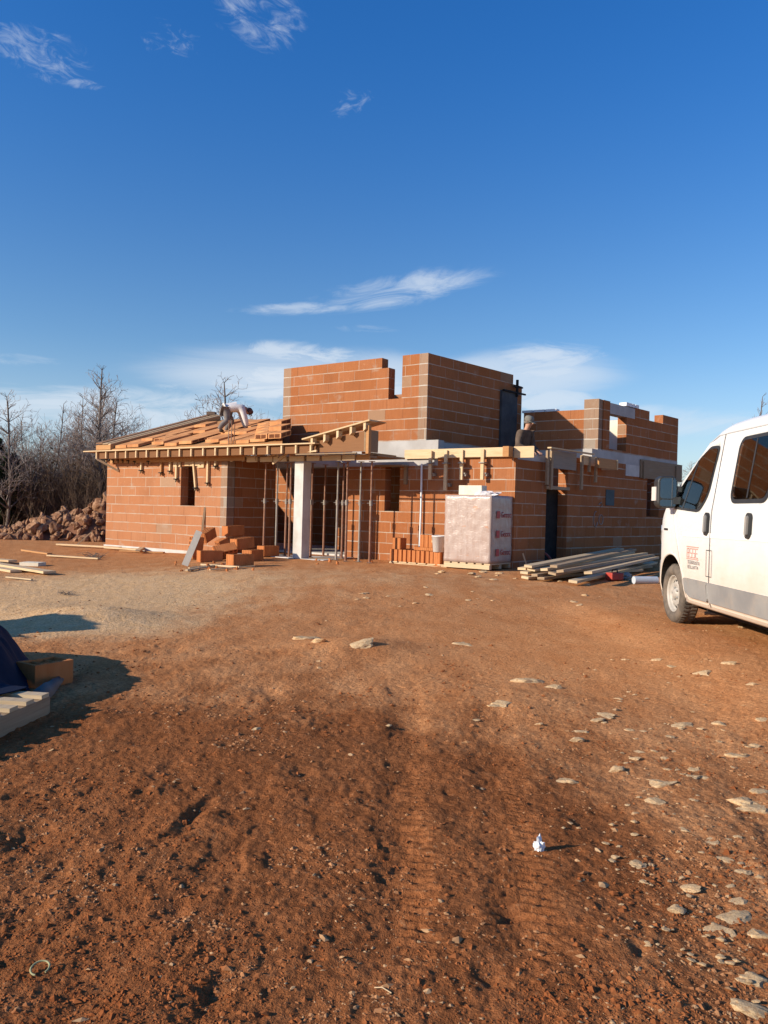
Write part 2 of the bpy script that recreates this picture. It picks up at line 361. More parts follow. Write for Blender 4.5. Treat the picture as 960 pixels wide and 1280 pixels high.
# ------------------------------------------------------------------ ground
def base_h(x, y):
    """gentle lie of the land, metres"""
    x = np.asarray(x, float); y = np.asarray(y, float)
    h = 0.11 * ss(10.5, 14.5, y) * ss(-6.5, -2.0, x)
    h = h + 0.05 * fbm(x / 3.1, y / 3.1, 3, 3) * ss(60, 20, y) * (1 - 0.6 * ss(13, 16, y))
    h = h + 0.10 * np.exp(-(((x + 0.25) / 0.55) ** 2 + ((y - 7.5) / 0.45) ** 2))          # the dug-up hump with the split rock
    h = h + 0.15 * np.exp(-(((x + 3.2) / 0.7) ** 2 + ((y - 8.9) / 0.6) ** 2)) + 0.05 * np.exp(-(((x + 4.3) / 0.7) ** 2 + ((y - 9.6) / 0.6) ** 2))
    h = h + 0.06 * np.exp(-(((x - 0.95) / 0.5) ** 2 + ((y - 5.3) / 0.6) ** 2))
    w = ss(2.2, 3.0, x) * ss(7.5, 6.6, x) * ss(3.0, 4.5, y) * ss(12.4, 11.0, y)
    return h * (1 - w) + 0.075 * w
GOUGE = [(40, 1050, .10, .11, .06, 25), (245, 1022, .035, .22, .045, -8), (222, 1145, .05, .05, .03, 0), (270, 1250, .04, .05, .03, 0),
         (610, 1235, .045, .06, .035, 0), (640, 1150, .04, .05, .03, 0), (180, 930, .10, .08, .03, 0), (330, 860, .12, .10, .04, 0), (60, 920, .05, .1, .02, 0),
         (495, 1038, .05, .04, .03, 0), (800, 1195, .02, .06, .03, -20), (380, 970, .05, .05, .03, 0), (585, 1150, .03, .05, .02, 0)]
GP = [(G(a, b), sx, sy, dp, R(an)) for a, b, sx, sy, dp, an in GOUGE]
def rough_mask(x, y):
    near = 1 - 0.62 * ss(5.2, 9.0, y + 1.3 * fbm(x / 1.7, y / 1.7, 41, 2))
    drive = np.exp(-((x - 1.2 - 0.05 * y) / 1.3) ** 2) * ss(3.4, 6.5, y)
    return np.clip(near * (1 - 0.45 * drive), 0.22, 1)
def GH(x, y, fine=True):
    x = np.asarray(x, float); y = np.asarray(y, float)
    h = base_h(x, y)
    if not fine: return h
    rm = rough_mask(x, y) * ss(40, 18, y)
    h = h + rm * 0.020 * fbm(x / 0.55, y / 0.95, 7, 3)
    h = h + rm * 0.011 * fbm(x / 0.19, y / 0.30, 11, 3) * (0.5 + 1.3 * ss(-0.15, 0.35, fbm(x / 0.8, y / 0.8, 71, 2)))
    cl = np.abs(fbm(x / 0.085, y / 0.085, 13, 3)); h = h + rm * 0.006 * (0.25 - cl)
    h = h + rm * 0.007 * fbm(x / 0.030, y / 0.034, 19, 3)
    lump = ss(0.12, 0.42, fbm(x / 0.11, y / 0.11, 23, 2)); h = h + rm * 0.008 * lump * ss(-0.2, 0.3, fbm(x / 0.7, y / 0.7, 29, 2))
    # two wheel tracks with tread bars running towards the viewer
    for cx, sl in ((0.10, 0.035), (0.52, 0.10)):
        dx = x - (cx + sl * (y - 3.0)); tr = np.exp(-(dx / 0.11) ** 4) * ss(7.0, 5.0, y) * ss(2.0, 2.6, y)
        h = h - tr * (0.014 + 0.008 * np.sin(2 * math.pi * (y + 0.4 * np.abs(dx)) / 0.055)) * 0.8
    for p, sx, sy, dp, an in GP:
        dx = x - p.x; dy = y - p.y; c, s = math.cos(an), math.sin(an)
        e = np.exp(-(((c * dx + s * dy) / sx) ** 2 + ((-s * dx + c * dy) / sy) ** 2)); h = h - 0.55 * dp * e
    return h
def gz(x, y): return float(GH(np.array([x]), np.array([y]), True)[0])
def on_ground(px, py, dz=0.0):
    p = G(px, py)
    for _ in range(4): p = G(px, py, float(base_h(p.x, p.y)))
    return Vector((p.x, p.y, gz(p.x, p.y) + dz))
rows = list(np.arange(-4.0, 1.6, 0.12)); yy = 1.6
while yy < 420:
    rows.append(yy)
    yy += max(0.0075, yy * yy / (CAMZ * 800) * 1.15) if yy < 12 else (0.17 if yy < 20 else yy * 0.03)
rows = np.array(rows)
cols = np.concatenate([-np.geomspace(4.5, 0.58, 46)[:-1], np.linspace(-0.58, 0.58, 660), np.geomspace(0.58, 4.5, 46)[1:]])
YY, UU = np.meshgrid(rows, cols, indexing='ij'); XX = UU * np.sqrt(YY * YY + 0.6)
ZZ = GH(XX, YY) + 2.5 * ss(60, 400, YY) * 0
V = np.stack([XX.ravel(), YY.ravel(), ZZ.ravel()], 1)
nr, nc = len(rows), len(cols)
ii = np.arange((nr - 1) * nc).reshape(nr - 1, nc)[:, :-1].ravel()
F = np.stack([ii, ii + 1, ii + nc + 1, ii + nc], 1)
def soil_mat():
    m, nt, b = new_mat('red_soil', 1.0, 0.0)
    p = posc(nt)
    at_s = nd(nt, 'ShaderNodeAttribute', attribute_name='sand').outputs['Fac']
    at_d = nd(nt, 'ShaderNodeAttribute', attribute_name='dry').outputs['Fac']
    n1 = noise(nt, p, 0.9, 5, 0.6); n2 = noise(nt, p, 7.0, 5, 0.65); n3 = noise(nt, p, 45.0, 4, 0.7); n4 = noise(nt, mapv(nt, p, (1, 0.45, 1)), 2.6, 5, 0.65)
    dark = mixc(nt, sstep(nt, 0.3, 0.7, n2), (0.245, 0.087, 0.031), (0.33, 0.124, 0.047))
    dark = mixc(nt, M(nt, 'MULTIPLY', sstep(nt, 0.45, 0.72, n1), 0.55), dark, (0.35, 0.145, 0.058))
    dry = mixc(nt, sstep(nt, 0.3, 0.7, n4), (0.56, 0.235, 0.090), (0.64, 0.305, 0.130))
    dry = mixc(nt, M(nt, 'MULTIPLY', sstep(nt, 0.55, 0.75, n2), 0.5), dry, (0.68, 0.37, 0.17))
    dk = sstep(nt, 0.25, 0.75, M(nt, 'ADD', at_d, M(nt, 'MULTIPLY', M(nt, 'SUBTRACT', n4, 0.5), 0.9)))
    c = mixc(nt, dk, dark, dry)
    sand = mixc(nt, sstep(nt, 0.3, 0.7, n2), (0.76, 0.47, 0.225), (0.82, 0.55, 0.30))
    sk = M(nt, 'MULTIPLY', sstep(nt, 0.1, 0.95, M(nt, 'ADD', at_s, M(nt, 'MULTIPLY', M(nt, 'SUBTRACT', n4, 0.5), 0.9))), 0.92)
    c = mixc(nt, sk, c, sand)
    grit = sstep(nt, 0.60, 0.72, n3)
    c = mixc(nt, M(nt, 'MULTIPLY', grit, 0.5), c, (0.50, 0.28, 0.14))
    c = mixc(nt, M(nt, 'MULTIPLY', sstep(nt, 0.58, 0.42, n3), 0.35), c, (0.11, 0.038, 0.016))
    nt.links.new(c, b.inputs['Base Color'])
    h = M(nt, 'ADD', M(nt, 'MULTIPLY', n3, 0.5), M(nt, 'ADD', M(nt, 'MULTIPLY', noise(nt, p, 150.0, 3, 0.7), 0.22), M(nt, 'MULTIPLY', n2, 1.1)))
    bump(nt, b, h, 1.0, 0.02)
    return m
SOIL = soil_mat()
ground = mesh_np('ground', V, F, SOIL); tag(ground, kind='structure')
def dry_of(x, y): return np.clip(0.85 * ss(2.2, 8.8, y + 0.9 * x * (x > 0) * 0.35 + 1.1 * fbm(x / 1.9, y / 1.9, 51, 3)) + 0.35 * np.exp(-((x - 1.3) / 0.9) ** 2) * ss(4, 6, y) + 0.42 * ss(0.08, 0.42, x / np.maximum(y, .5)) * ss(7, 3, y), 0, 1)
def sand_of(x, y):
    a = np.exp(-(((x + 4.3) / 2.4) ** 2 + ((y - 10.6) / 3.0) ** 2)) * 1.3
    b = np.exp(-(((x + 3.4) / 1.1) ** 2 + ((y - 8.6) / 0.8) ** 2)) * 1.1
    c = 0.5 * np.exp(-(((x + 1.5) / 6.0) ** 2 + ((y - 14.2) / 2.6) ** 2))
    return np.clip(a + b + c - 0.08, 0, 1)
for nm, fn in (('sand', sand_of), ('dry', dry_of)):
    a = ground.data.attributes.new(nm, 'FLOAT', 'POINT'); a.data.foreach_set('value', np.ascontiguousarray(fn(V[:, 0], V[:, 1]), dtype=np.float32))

# ---- loose crumbs of soil and pale gravel, far too many to count
def scatter(name, n, mat, seed, dens, size, flat, ymax=16, emb=0.3, label=None):
    rg = np.random.default_rng(seed)
    u = rg.uniform(-0.62, 0.62, n * 6); q = rg.uniform(1 / ymax, 1 / 1.75, n * 6); y = 1 / q; x = u * np.sqrt(y * y + 0.6)
    keep = rg.uniform(0, 1, n * 6) < dens(x, y); x, y = x[keep][:n], y[keep][:n]; k = len(x)
    s = size(rg, k, y)
    t = np.array([[1, 0, 0], [0.3, 0.95, 0], [-0.8, 0.6, 0], [-0.8, -0.6, 0], [0.3, -0.95, 0], [0.1, 0.1, 0.8], [-0.4, 0.1, 0.6], [0, 0, -0.7]])
    F0 = np.array([[0, 1, 5], [1, 2, 6], [1, 6, 5], [2, 3, 6], [3, 4, 6], [4, 5, 6], [4, 0, 5], [1, 0, 7], [2, 1, 7], [3, 2, 7], [4, 3, 7], [0, 4, 7]])
    P = t[None] * (1 + rg.uniform(-0.35, 0.35, (k, 8, 3))); P[:, :, 2] *= flat
    st = rg.uniform(0.65, 1.35, (k, 1)); P[:, :, 0] *= st; P[:, :, 1] /= st
    a = rg.uniform(0, 6.28, (k, 1)); tl = rg.normal(0, 0.35, (k, 1))
    X = P[:, :, 0] * np.cos(a) - P[:, :, 1] * np.sin(a); Y = P[:, :, 0] * np.sin(a) + P[:, :, 1] * np.cos(a); Z = P[:, :, 2] + tl * P[:, :, 0] * 0.6
    z0 = GH(x, y)
    V = np.stack([x[:, None] + X * s[:, None], y[:, None] + Y * s[:, None], (z0 + s * emb * flat)[:, None] + Z * s[:, None]], 2).reshape(-1, 3)
    Fc = (F0[None] + (np.arange(k) * 8)[:, None, None]).reshape(-1, 3)
    o = mesh_np(name, V, Fc, mat, smooth=False); tag(o, label=label, kind='stuff'); return o
CRUMB = simple('soil_crumb', (0.20, 0.060, 0.020), (0.31, 0.110, 0.040), 5.0, 1.0, 0.02, 0.0, extra=((0.42, 0.22, 0.105), 2.3, 0.5, 0.62, 0.8))
GRAVEL = simple('gravel', (0.36, 0.18, 0.08), (0.50, 0.32, 0.17), 9.0, 1.0, 0.02, 0.0)
def patchy(x, y): return np.clip(0.15 + 1.1 * ss(-0.2, 0.35, fbm(x / 0.7, y / 0.9, 61, 3)), 0, 1)
scatter('soil_crumbs', 26000, CRUMB, 1, lambda x, y: patchy(x, y) * rough_mask(x, y), lambda g, k, y: np.clip(g.lognormal(-5.75, 0.55, k), 0.0015, 0.014) * (0.75 + 0.16 * y), 0.7, 12, 0.05)
def gdens(x, y):
    a = np.exp(-((x - 0.42 * y) / (0.16 * y)) ** 2) * 0.9
    b = np.exp(-((x + 0.1 * y) / (0.9 * y)) ** 2) * 0.22
    return np.clip((a + b) * (0.35 + 1.2 * ss(-0.1, 0.35, fbm(x / 0.5, y / 0.6, 67, 3))), 0, 1)
scatter('gravel', 3200, GRAVEL, 2, gdens, lambda g, k, y: np.clip(g.lognormal(-5.65, 0.6, k), 0.0015, 0.02) * (0.75 + 0.16 * y), 0.5, 14, 0.0)
# ------------------------------------------------------------------ the house under construction
def hit(P0, d, px, py):
    """where the sight line of a photograph point meets the upright plane through P0 along d: (distance along d, height)"""
    v = ray(px, py); den = d[0] * v.y - d[1] * v.x
    k = (P0[1] * v.x - P0[0] * v.y) / den
    r = (P0[0] + k * d[0]) / v.x if abs(v.x) > abs(v.y) else (P0[1] + k * d[1]) / v.y
    return k, CAMZ + r * v.z
A = Vector((-.81, .587)).normalized(); B = Vector((.673, .740)).normalized()
C0 = Vector((2.77, 17.0))
def H(s, t): return C0 + A * s + B * t
house = empty('brick_house', (C0.x, C0.y, 0)); HO = Vector((C0.x, C0.y, 0))
tag(house, 'half built house of orange clay blocks with open upper walls and timber shuttering', 'house')
angA = math.atan2(A.y, A.x); angB = math.atan2(B.y, B.x)
def wall(rects, p0, ang, inn, mat, z=0.0, th=0.25, name='wall', label=None, off=0.0):
    m = MB()
    for x0, x1, z0, z1 in rects:
        y0, y1 = (off, inn * th + off) if inn > 0 else (inn * th + off, off)
        m.box(x0, x1, y0, y1, z0 - z, z1 - z)
    o = m.build(name, mat, house, (p0.x - HO.x, p0.y - HO.y, z), (0, 0, ang))
    if label: o['label'] = label
    return o
fs = lambda px, py: hit(C0, A, px, py)          # facade: s, z
FSs = lambda px, py: fs(px, py)[0]
ts = lambda px, py: hit(C0, B, px, py)[0]
sB = FSs(534, 500); sA = FSs(354, 500)
RB = 2.92                                        # top of the ring beam
# --- facade, ground floor
w0, w1 = FSs(499.5, 613), FSs(481, 613)
d0, d1 = FSs(434, 640), 6.99
wall([(0, 1.95, -0.2, 2.5), (1.95, w0, -0.2, 2.33), (w0, w1, -0.2, 1.27), (w1, d0, -0.2, 2.33)], H(0, 0), angA, -1, BRICK)
wall([(1.95, 7.2, 2.332, RB - .002)], H(0, 0), angA, -1, CONC_B, 2.332, name='ring_beam', off=0.004, label='pale cast concrete ring beam')
wall([(0.0, 1.95, 2.5, RB - .3)], H(0, 0), angA, -1, CONC_B, 2.5, name='ring_beam', off=-0.02)
# low wall inside the wide opening
wall([(4.9, 6.6, -0.2, 1.25)], H(0, 1.9), angA, -1, BRICK, name='parapet_wall', th=0.2)
wall([(2.3, 11.8, 0.0, 2.64)], H(0, 3.3), angA, -1, BRICK, name='inner_wall', th=0.2)
m = MB(); pts = [H(2.3, 0.27), H(7.2, 0.27), H(7.2, 5.9), H(2.3, 5.9)]
m.prism([(p.x - HO.x, p.y - HO.y) for p in pts], (0, 0, 2.66), (1, 0, 0), (0, 1, 0), (0, 0, 0.18)); m.build('ceiling_slab', CONC_B, house)
wall([(0.3, 3.5, 0.0, 2.66)], H(2.45, 0), angB, 1, BRICK, name='inner_wall', th=0.2)
# --- tower, street side
g0, g1, g1b = FSs(502.5, 480), FSs(485.6, 490), FSs(477.5, 458)
wall([(sB, sB + .24, RB, RB + 2.0)], H(0, 0), angA, -1, PILLAR, RB, name='corner_pillar')
wall([(sA - .26, sA, RB, RB + 2.0)], H(0, 0), angA, -1, PILLAR, RB, name='corner_pillar')
wall([(sB + .24, g0, RB, RB + 2.0), (g0, g1, RB, RB + 1.0), (g1, g1b, RB, RB + 1.75), (g1b, sA - .26, RB, RB + 2.0)], H(0, 0), angA, -1, BRICK, RB, label='sunlit orange block wall of the tower with a notch open to the sky')
# small putlog hole with its broken rim
# --- tower, shaded side
tB = hit(H(sB, 0), B, 641.5, 480)[0]; tB2 = hit(H(sB, 0), B, 647, 490)[0]
wall([(0.02, tB, RB, RB + 1.995), (tB, tB2, RB, RB + 1.75)], H(sB, 0) + A * 0.003, angB, 1, BRICK, RB, label='shaded side wall of the tower')
wall([(0.02, tB2, 2.5, RB - .004)], H(sB, 0) + A * 0.003, angB, 1, CONC_B, 2.5, name='ring_beam')
wall([(0, sA - sB, RB, RB + 1.75)], H(sB, tB2), angA, -1, BRICK, RB)
wall([(0.26, tB2, RB, RB + 2.0)], H(sA, 0), angB, 1, BRICK, RB, off=-0.25)
# column shutter on the shaded tower side, with its clamps
m = MB()
tp0 = hit(H(sB, 0), B, 624, 530)[0]; tp1 = hit(H(sB, 0), B, 640, 530)[0]
m.box(tp0, tp1 + 0.12, -0.07, -0.004, -0.02, 1.52)
o = m.build('column_shutter', simple('dark_shutter_panel', (0.055, 0.058, 0.065), (0.085, 0.088, 0.092), 3.0, 0.85, 0.12, 0.1), house, (H(sB, 0).x - HO.x, H(sB, 0).y - HO.y, RB), (0, 0, angB))
m = MB()
m.box(tp0 + 0.0, tp1 + 0.45, -0.12, -0.072, 1.50, 1.54); m.box(tp0 + 0.5, tp1 + 0.30, -0.12, -0.072, 1.66, 1.70); m.box(tp1 + 0.02, tp1 + 0.07, -0.13, -0.074, 1.42, 1.86)
k = m.build('shutter_clamp', STEEL_B, o)
# --- right wing
tD = 3.64
wall([(0.38, sB - 0.26, 2.5, RB + 1.0)], H(0, tD), angA, -1, BRICK, RB)
wall([(0.0, sB - 0.26, 0, 2.65)], H(0, tD), angA, -1, BRICK, 0, off=-0.02)
wall([(0.0, sB - 0.26, 2.65, RB)], H(0, tD), angA, -1, CONC_B, 2.65, name='ring_beam', off=0.006)
wall([(0.0, 0.38, RB, RB + 1.25)], H(0, tD), angA, -1, PILLAR, RB, name='corner_pillar', label='mortar smeared corner pillar rising above the wing wall')
t_end = ts(847, 560)
def tz(px, py): return ts(px, py)
a0, a1 = ts(682, 650), ts(709, 630)                              # doorway of the room nearest the corner
wa, wb = ts(808.5, 620), ts(824, 620)
wall([(0.02, a0, -0.2, 2.45), (a0, a1, 2.36, 2.45), (a1, wa, -0.2, 2.65), (wa, wb, -0.2, 1.3), (wa, wb, 2.35, 2.65), (wb, t_end, -0.2, 2.65)], H(0, 0), angB, 1, BRICK, label='long shaded side wall with a doorway and a window')
wall([(tD - 0.3, t_end, 2.65, RB - .003)], H(0, 0), angB, 1, CONC_B, 2.65, name='ring_beam', off=-0.005)
wall([(0.02, tD - 0.3, 2.45, RB - .32)], H(0, 0), angB, 1, CONC_B, 2.45, name='ring_beam', off=0.01)
h0, h1 = ts(762, 540), ts(783, 540)
l1 = ts(794, 520); u0, u1 = ts(812, 515), ts(829, 515)
wall([(tD + 0.252, h0, RB, RB + 1.25), (h0, h1, RB, RB + 0.06), (h1, l1, RB, RB + 0.95), (l1, u0, RB, RB + 1.25), (u0, u1, RB, RB + 1.0), (u1, t_end, RB, RB + 1.25)], H(0, 0), angB, 1, BRICK, RB, label='shaded upper wall with a window hole and a stepped top')
wall([(h0 - 0.25, h1, RB + 0.95, RB + 1.22), (h1, l1, RB + 0.95, RB + 1.22)], H(0, 0), angB, 1, CONC_B, RB, name='lintel', th=0.24, off=0.006, label='grey lintel over the upper window hole')
# inner cross wall seen through the window hole, plastered pale
wall([(0.30, 3.2, RB, RB + 0.95)], H(0, h1 + 0.55), angA, -1, simple('pale_plaster', (0.66, 0.60, 0.48), (0.74, 0.69, 0.58), 3.0, 0.9, 0.1, 0.2), RB, name='inner_wall', th=0.15, label='pale rendered inner wall seen through the window hole')
# far walls close the plan
wall([(0, 8.2, -0.2, 2.65)], H(0.26, t_end), angA, 1, BRICK)
wall([(0, 5.0, RB, RB + 1.0), (0, 5.0, 2.66, RB - .01)], H(0.26, t_end), angA, 1, BRICK, RB)
# foam blocks lying on the wall head
f0, f1 = ts(784, 505), ts(800, 505)
for q in range(4):
    x0 = f0 + (f1 - f0) * q / 4
    o = MB().box(0, (f1 - f0) / 4 - 0.03, 0.02, 0.22, 0, 0.09).build('foam_block', FOAM)
    p = H(0, x0); o.location = (p.x, p.y, RB + 1.253); o.rotation_euler = (0, 0, angB + 0.05 * ((q * 7) % 3 - 1))
    tag(o, 'white foam block lying on the shaded wall head of the wing', 'foam block', 'foam blocks on the wing wall')
for q in range(3):
    o = MB().box(0, 0.3, 0.03, 0.22, 0, 0.06).build('foam_block', FOAM)
    p = H(sB - 0.85 + 0.33 * q - 0.0, tD); o.location = (p.x, p.y, RB + 1.003); o.rotation_euler = (0, 0, angA + math.pi)
    tag(o, 'thin white foam block lying on the wall head beside the tower', 'foam block', 'foam blocks beside the tower')
# concrete patches under the ring beam of the wing
wall([(ts(782, 585), ts(799, 585), 2.35, 2.648)], H(0, 0), angB, 1, CONC, 2.35, name='lintel', th=0.1, off=-0.012)
m = MB(); x0, x1 = ts(799, 590), t_end + 0.25
m.box(x0, x1, -0.05, -0.014, 2.33 - 2.33, 0.50); m.box(x0 + .1, x0 + .18, -0.09, -0.052, -0.02, 0.45); m.box(x1 - .5, x1 - .42, -0.09, -0.052, -0.02, 0.45)
m.build('formwork_board', PLY, house, (0, 0, 2.33), (0, 0, angB))['label'] = 'dark plywood shutter above the wing window'
# blue grey cloth / membrane patch on the wing wall
m = MB(); x0, x1 = ts(757, 620), ts(767, 620)
m.box(x0, x1, -0.02, -0.004, 1.55, 1.95); m.build('plastic_patch', simple('teal_plastic', (0.085, 0.11, 0.115), (0.11, 0.135, 0.14), 4, 0.9, 0.05, 0.1), house, (0, 0, 0), (0, 0, angB))
# chalk scrawl on the shaded wall: two loops
m = MB()
cx, cz = ts(748, 652), hit(C0, B, 748, 652)[1]
def scr(pts): m.tube([(cx + x, -0.008, cz + z) for x, z in pts], 0.011, 5)
scr([(-.16 + .10 * math.cos(a), .06 + .19 * math.sin(a)) for a in np.linspace(1.2, 5.9, 14)])
scr([(.12 + .11 * math.cos(a), .05 + .12 * math.sin(a)) for a in np.linspace(0, 6.28, 16)])
scr([(-.02, .42), (.10, .48), (.18, .40), (.06, .36)])
m.build('chalk_scrawl', simple('chalk', (0.34, 0.29, 0.26), (0.28, 0.22, 0.2), 9, 0.95, 0.1, 0), house, (0, 0, 0), (0, 0, angB))
# --- low block on the street side, 1.5 m in front of the facade
rG = 1.547
E = H(6.99, -rG)
gs = lambda px, py: hit(E, A, px, py)
qL = gs(133, 630)[0]; qw0, qw1 = gs(244, 605)[0], gs(226, 605)[0]
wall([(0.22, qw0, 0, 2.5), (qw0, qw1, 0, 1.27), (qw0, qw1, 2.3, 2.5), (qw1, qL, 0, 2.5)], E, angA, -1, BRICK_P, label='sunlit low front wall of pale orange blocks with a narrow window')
wall([(0.0, 0.22, 0, 2.5)], E, angA, -1, PILLAR, name='corner_pillar', label='mortared corner of the low front wall')
wall([(0.02, qL + 0.03, -0.15, 0.10)], E, angA, -1, CONC, -0.15, name='plinth', th=0.28, off=0.035)
wall([(0.255, rG + 0.02, -0.1, 2.5)], E, angB, -1, BRICK, off=0.25)
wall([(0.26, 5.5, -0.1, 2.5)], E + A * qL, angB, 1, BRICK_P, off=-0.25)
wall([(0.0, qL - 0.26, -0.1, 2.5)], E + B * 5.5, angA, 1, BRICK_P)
# floor slab
m = MB(); pts = [H(0.1, 0.1), H(7.2, 0.1), E + B * 0.2 + A * 0.3, E + B * 0.2 + A * (qL - .2), E + B * 5.4 + A * (qL - .2), H(7.2, 6), H(7.2, t_end - .1), H(0.1, t_end - .1)]
m.prism([(p.x - HO.x, p.y - HO.y) for p in pts], (0, 0, 0.08), (1, 0, 0), (0, 1, 0), (0, 0, 0.08)); m.build('floor_slab', CONC, house)
m = MB(); pts = [H(4.3, 0.0), E + B * 0.0, E - A * 3.2 + B * 0.0]
m.prism([(p.x - HO.x, p.y - HO.y) for p in pts], (0, 0, 0.05), (1, 0, 0), (0, 1, 0), (0, 0, 0.07)); m.build('porch_slab', CONC, house)
# --- porch column
qc = gs(378, 640)[0]
m = MB(); m.box(qc, qc + 0.27, -0.27, 0.0, 0.0, 2.36)
m.build('column', CONC, house, (E.x - HO.x, E.y - HO.y, 0), (0, 0, angA))['label'] = 'bare concrete porch column'
# --- eaves shuttering along the low block and the porch
EV = E - B * 0.50                               # outer line of the eaves
es = lambda px, py: hit(EV, A, px, py)
q0, qE = es(392, 570)[0], es(119, 563)[0]
zt = es(250, 558.5)[1]; zb = es(250, 570)[1]
eave = MB()
eave.box(q0, qE, -0.10, -0.062, zb, zt - 0.03)         # brown back board
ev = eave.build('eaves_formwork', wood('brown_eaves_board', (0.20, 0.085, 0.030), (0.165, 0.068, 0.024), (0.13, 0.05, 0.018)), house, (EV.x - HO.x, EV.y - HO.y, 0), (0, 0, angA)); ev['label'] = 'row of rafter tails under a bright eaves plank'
m = MB(); m.box(q0 - 0.05, es(105, 560)[0], -0.60, 0.03, zt - 0.028, zt); m.build('eaves_plank', PINE, ev)
nraf = 19
for k in range(nraf):
    q = q0 + 0.1 + (qE - q0 - 0.15) * k / (nraf - 1)
    m = MB(); m.box(q - 0.022, q + 0.022, -0.061, 0.0, zb + 0.005 * (k % 3), zt - 0.029); m.build('rafter_tail', PINE, ev)
m = MB(); m.bar((qE - 0.05, -0.02, zb), (qE - 0.42, -0.48, zb - 0.32), 0.04, 0.06); m.build('eaves_brace', PINE, ev)
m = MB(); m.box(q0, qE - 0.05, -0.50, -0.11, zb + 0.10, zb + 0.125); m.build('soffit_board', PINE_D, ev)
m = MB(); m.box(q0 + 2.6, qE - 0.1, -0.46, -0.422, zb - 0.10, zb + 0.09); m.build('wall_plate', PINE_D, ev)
# battens and clamps hanging on the wall
random.seed(5)
bat = [(134, 577, .05), (139, 578, .05), (144, 578, .05), (150, 578, .05), (156, 578, .05), (163, 579, .05), (171, 580, .05), (178, 591, .06), (188, 580, .05), (203, 594, .06), (214, 592, .06), (222, 602, .07), (244, 613, .06), (261, 607, .07), (271, 586, .07)]
for px, pb, wd in bat:
    q, zz = gs(px, pb); m = MB()
    lean = 0.07 if px == 244 else 0.0
    m.bar((q + lean, 0.035, zb + 0.02), (q - lean, 0.035, zz), 0.05, wd); bt = m.build('formwork_batten', random.choice([PINE, PINE_D, PINE]), house, (E.x - HO.x, E.y - HO.y, 0), (0, 0, angA))
    c = MB(); c.box(q - lean - .05, q - lean + .05, 0.02, 0.10, zz + 0.05, zz + 0.075); c.tube([(q - lean - .03, 0.09, zz + 0.06), (q - lean - .03, 0.09, zz - 0.02)], 0.012, 6); c.build('clamp', STEEL_B, bt)
m = MB(); m.box(gs(256, 580)[0], gs(232, 580)[0], 0.004, 0.035, 2.30, 2.55); m.box(qw0 - 0.35, qw0 - 0.12, 0.004, 0.04, 2.25, 2.5); m.build('formwork_board', PINE, house, (E.x - HO.x, E.y - HO.y, 0), (0, 0, angA))
m = MB(); m.box(qw1 + 0.0, qw1 + 0.28, 0.004, 0.035, 2.28, 2.48); m.build('formwork_board', PINE, house, (E.x - HO.x, E.y - HO.y, 0), (0, 0, angA))
# porch soffit shuttering: beams on the column and props
zs = 2.37
pb0, pb1 = gs(462, 580)[0], gs(284, 580)[0]
m = MB(); m.box(pb0, pb1 + 0.1, -0.27, -0.02, zs + 0.05, zs + 0.10); m.box(pb0, pb1, -1.35, -0.30, zs + 0.10, zs + 0.14)
pf = m.build('porch_formwork', PLY, house, (E.x - HO.x, E.y - HO.y, 0), (0, 0, angA)); pf['label'] = 'shuttering deck over the porch'
x = pb0 + 0.05
for k, (a_, b_, mt) in enumerate([(0, .36, PINE_D), (.40, .75, PINE), (.80, 1.35, PINE), (1.42, 1.80, PINE), (1.9, 2.35, PINE), (2.45, 2.85, PINE), (2.9, 3.3, PINE), (3.4, 3.75, PINE)]):
    if pb0 + b_ < pb1 + 0.3:
        m = MB(); m.box(pb0 + a_, pb0 + b_, -0.018, 0.012 + 0.01 * (k % 2), zs + 0.0, zs + 0.12); m.build('formwork_board', mt, pf)
for k in range(9):
    q = pb0 + 0.15 + k * (pb1 - pb0 - 0.2) / 8
    m = MB(); m.bar((q, 0.06, zs + 0.155), (q + 0.02, -1.2, zs + 0.155), 0.06, 0.05); m.build('formwork_joist', PINE if k % 2 else PINE_D, pf)
for k, px in enumerate((283, 297, 312, 340)):
    q = gs(px, 572)[0]
    m = MB(); m.box(q - 0.22, q + 0.12, 0.0, 0.035, zs + 0.13, zs + 0.155); m.box(q - 0.24, q - 0.20, 0.0, 0.05, zs + 0.02, zs + 0.155); m.build('formwork_batten', PINE, pf)
m = MB(); m.bar((gs(343, 578)[0], 0.05, zs - 0.05), (gs(357, 568)[0] - .3, 0.06, zs + 0.28), 0.03, 0.05); m.build('formwork_brace', PINE, pf)
# raking shed frame over the porch
p1, z1 = es(382, 549); p2, z2 = es(462.5, 525)
fr = MB(); n = (p2 - p1)
fr.prism([(p1 + 0.0, zb + .02), (p2 + 0.19, zb + .02), (p2 + 0.19, z2 - 0.20), (p1, z1 - 0.07)], (0, -0.14, 0), (1, 0, 0), (0, 0, 1), (0, -0.03, 0))
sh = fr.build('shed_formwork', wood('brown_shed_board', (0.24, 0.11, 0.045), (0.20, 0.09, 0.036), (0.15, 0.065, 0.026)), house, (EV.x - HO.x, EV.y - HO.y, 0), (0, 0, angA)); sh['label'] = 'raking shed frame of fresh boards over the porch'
m = MB(); m.bar((p1 + 0.1, -0.12, z1), (p2, -0.12, z2), 0.28, 0.03); m.build('raking_plank', PINE, sh)
m = MB(); m.bar((p1 + 0.1, -0.42, z1), (p2, -0.42, z2), 0.3, 0.025); m.build('raking_plank', PINE_D, sh)
for k in range(5):
    f = 0.10 + 0.205 * k; q = p1 + n * f; z = z1 + (z2 - z1) * f
    m = MB(); m.prism([(q - .03, z - .02), (q + .03, z - .02), (q + .03, z - .20), (q - .03, z - .15)], (0, 0.0, 0), (1, 0, 0), (0, 0, 1), (0, -0.135, 0)); m.build('rafter_tail', PINE, sh)
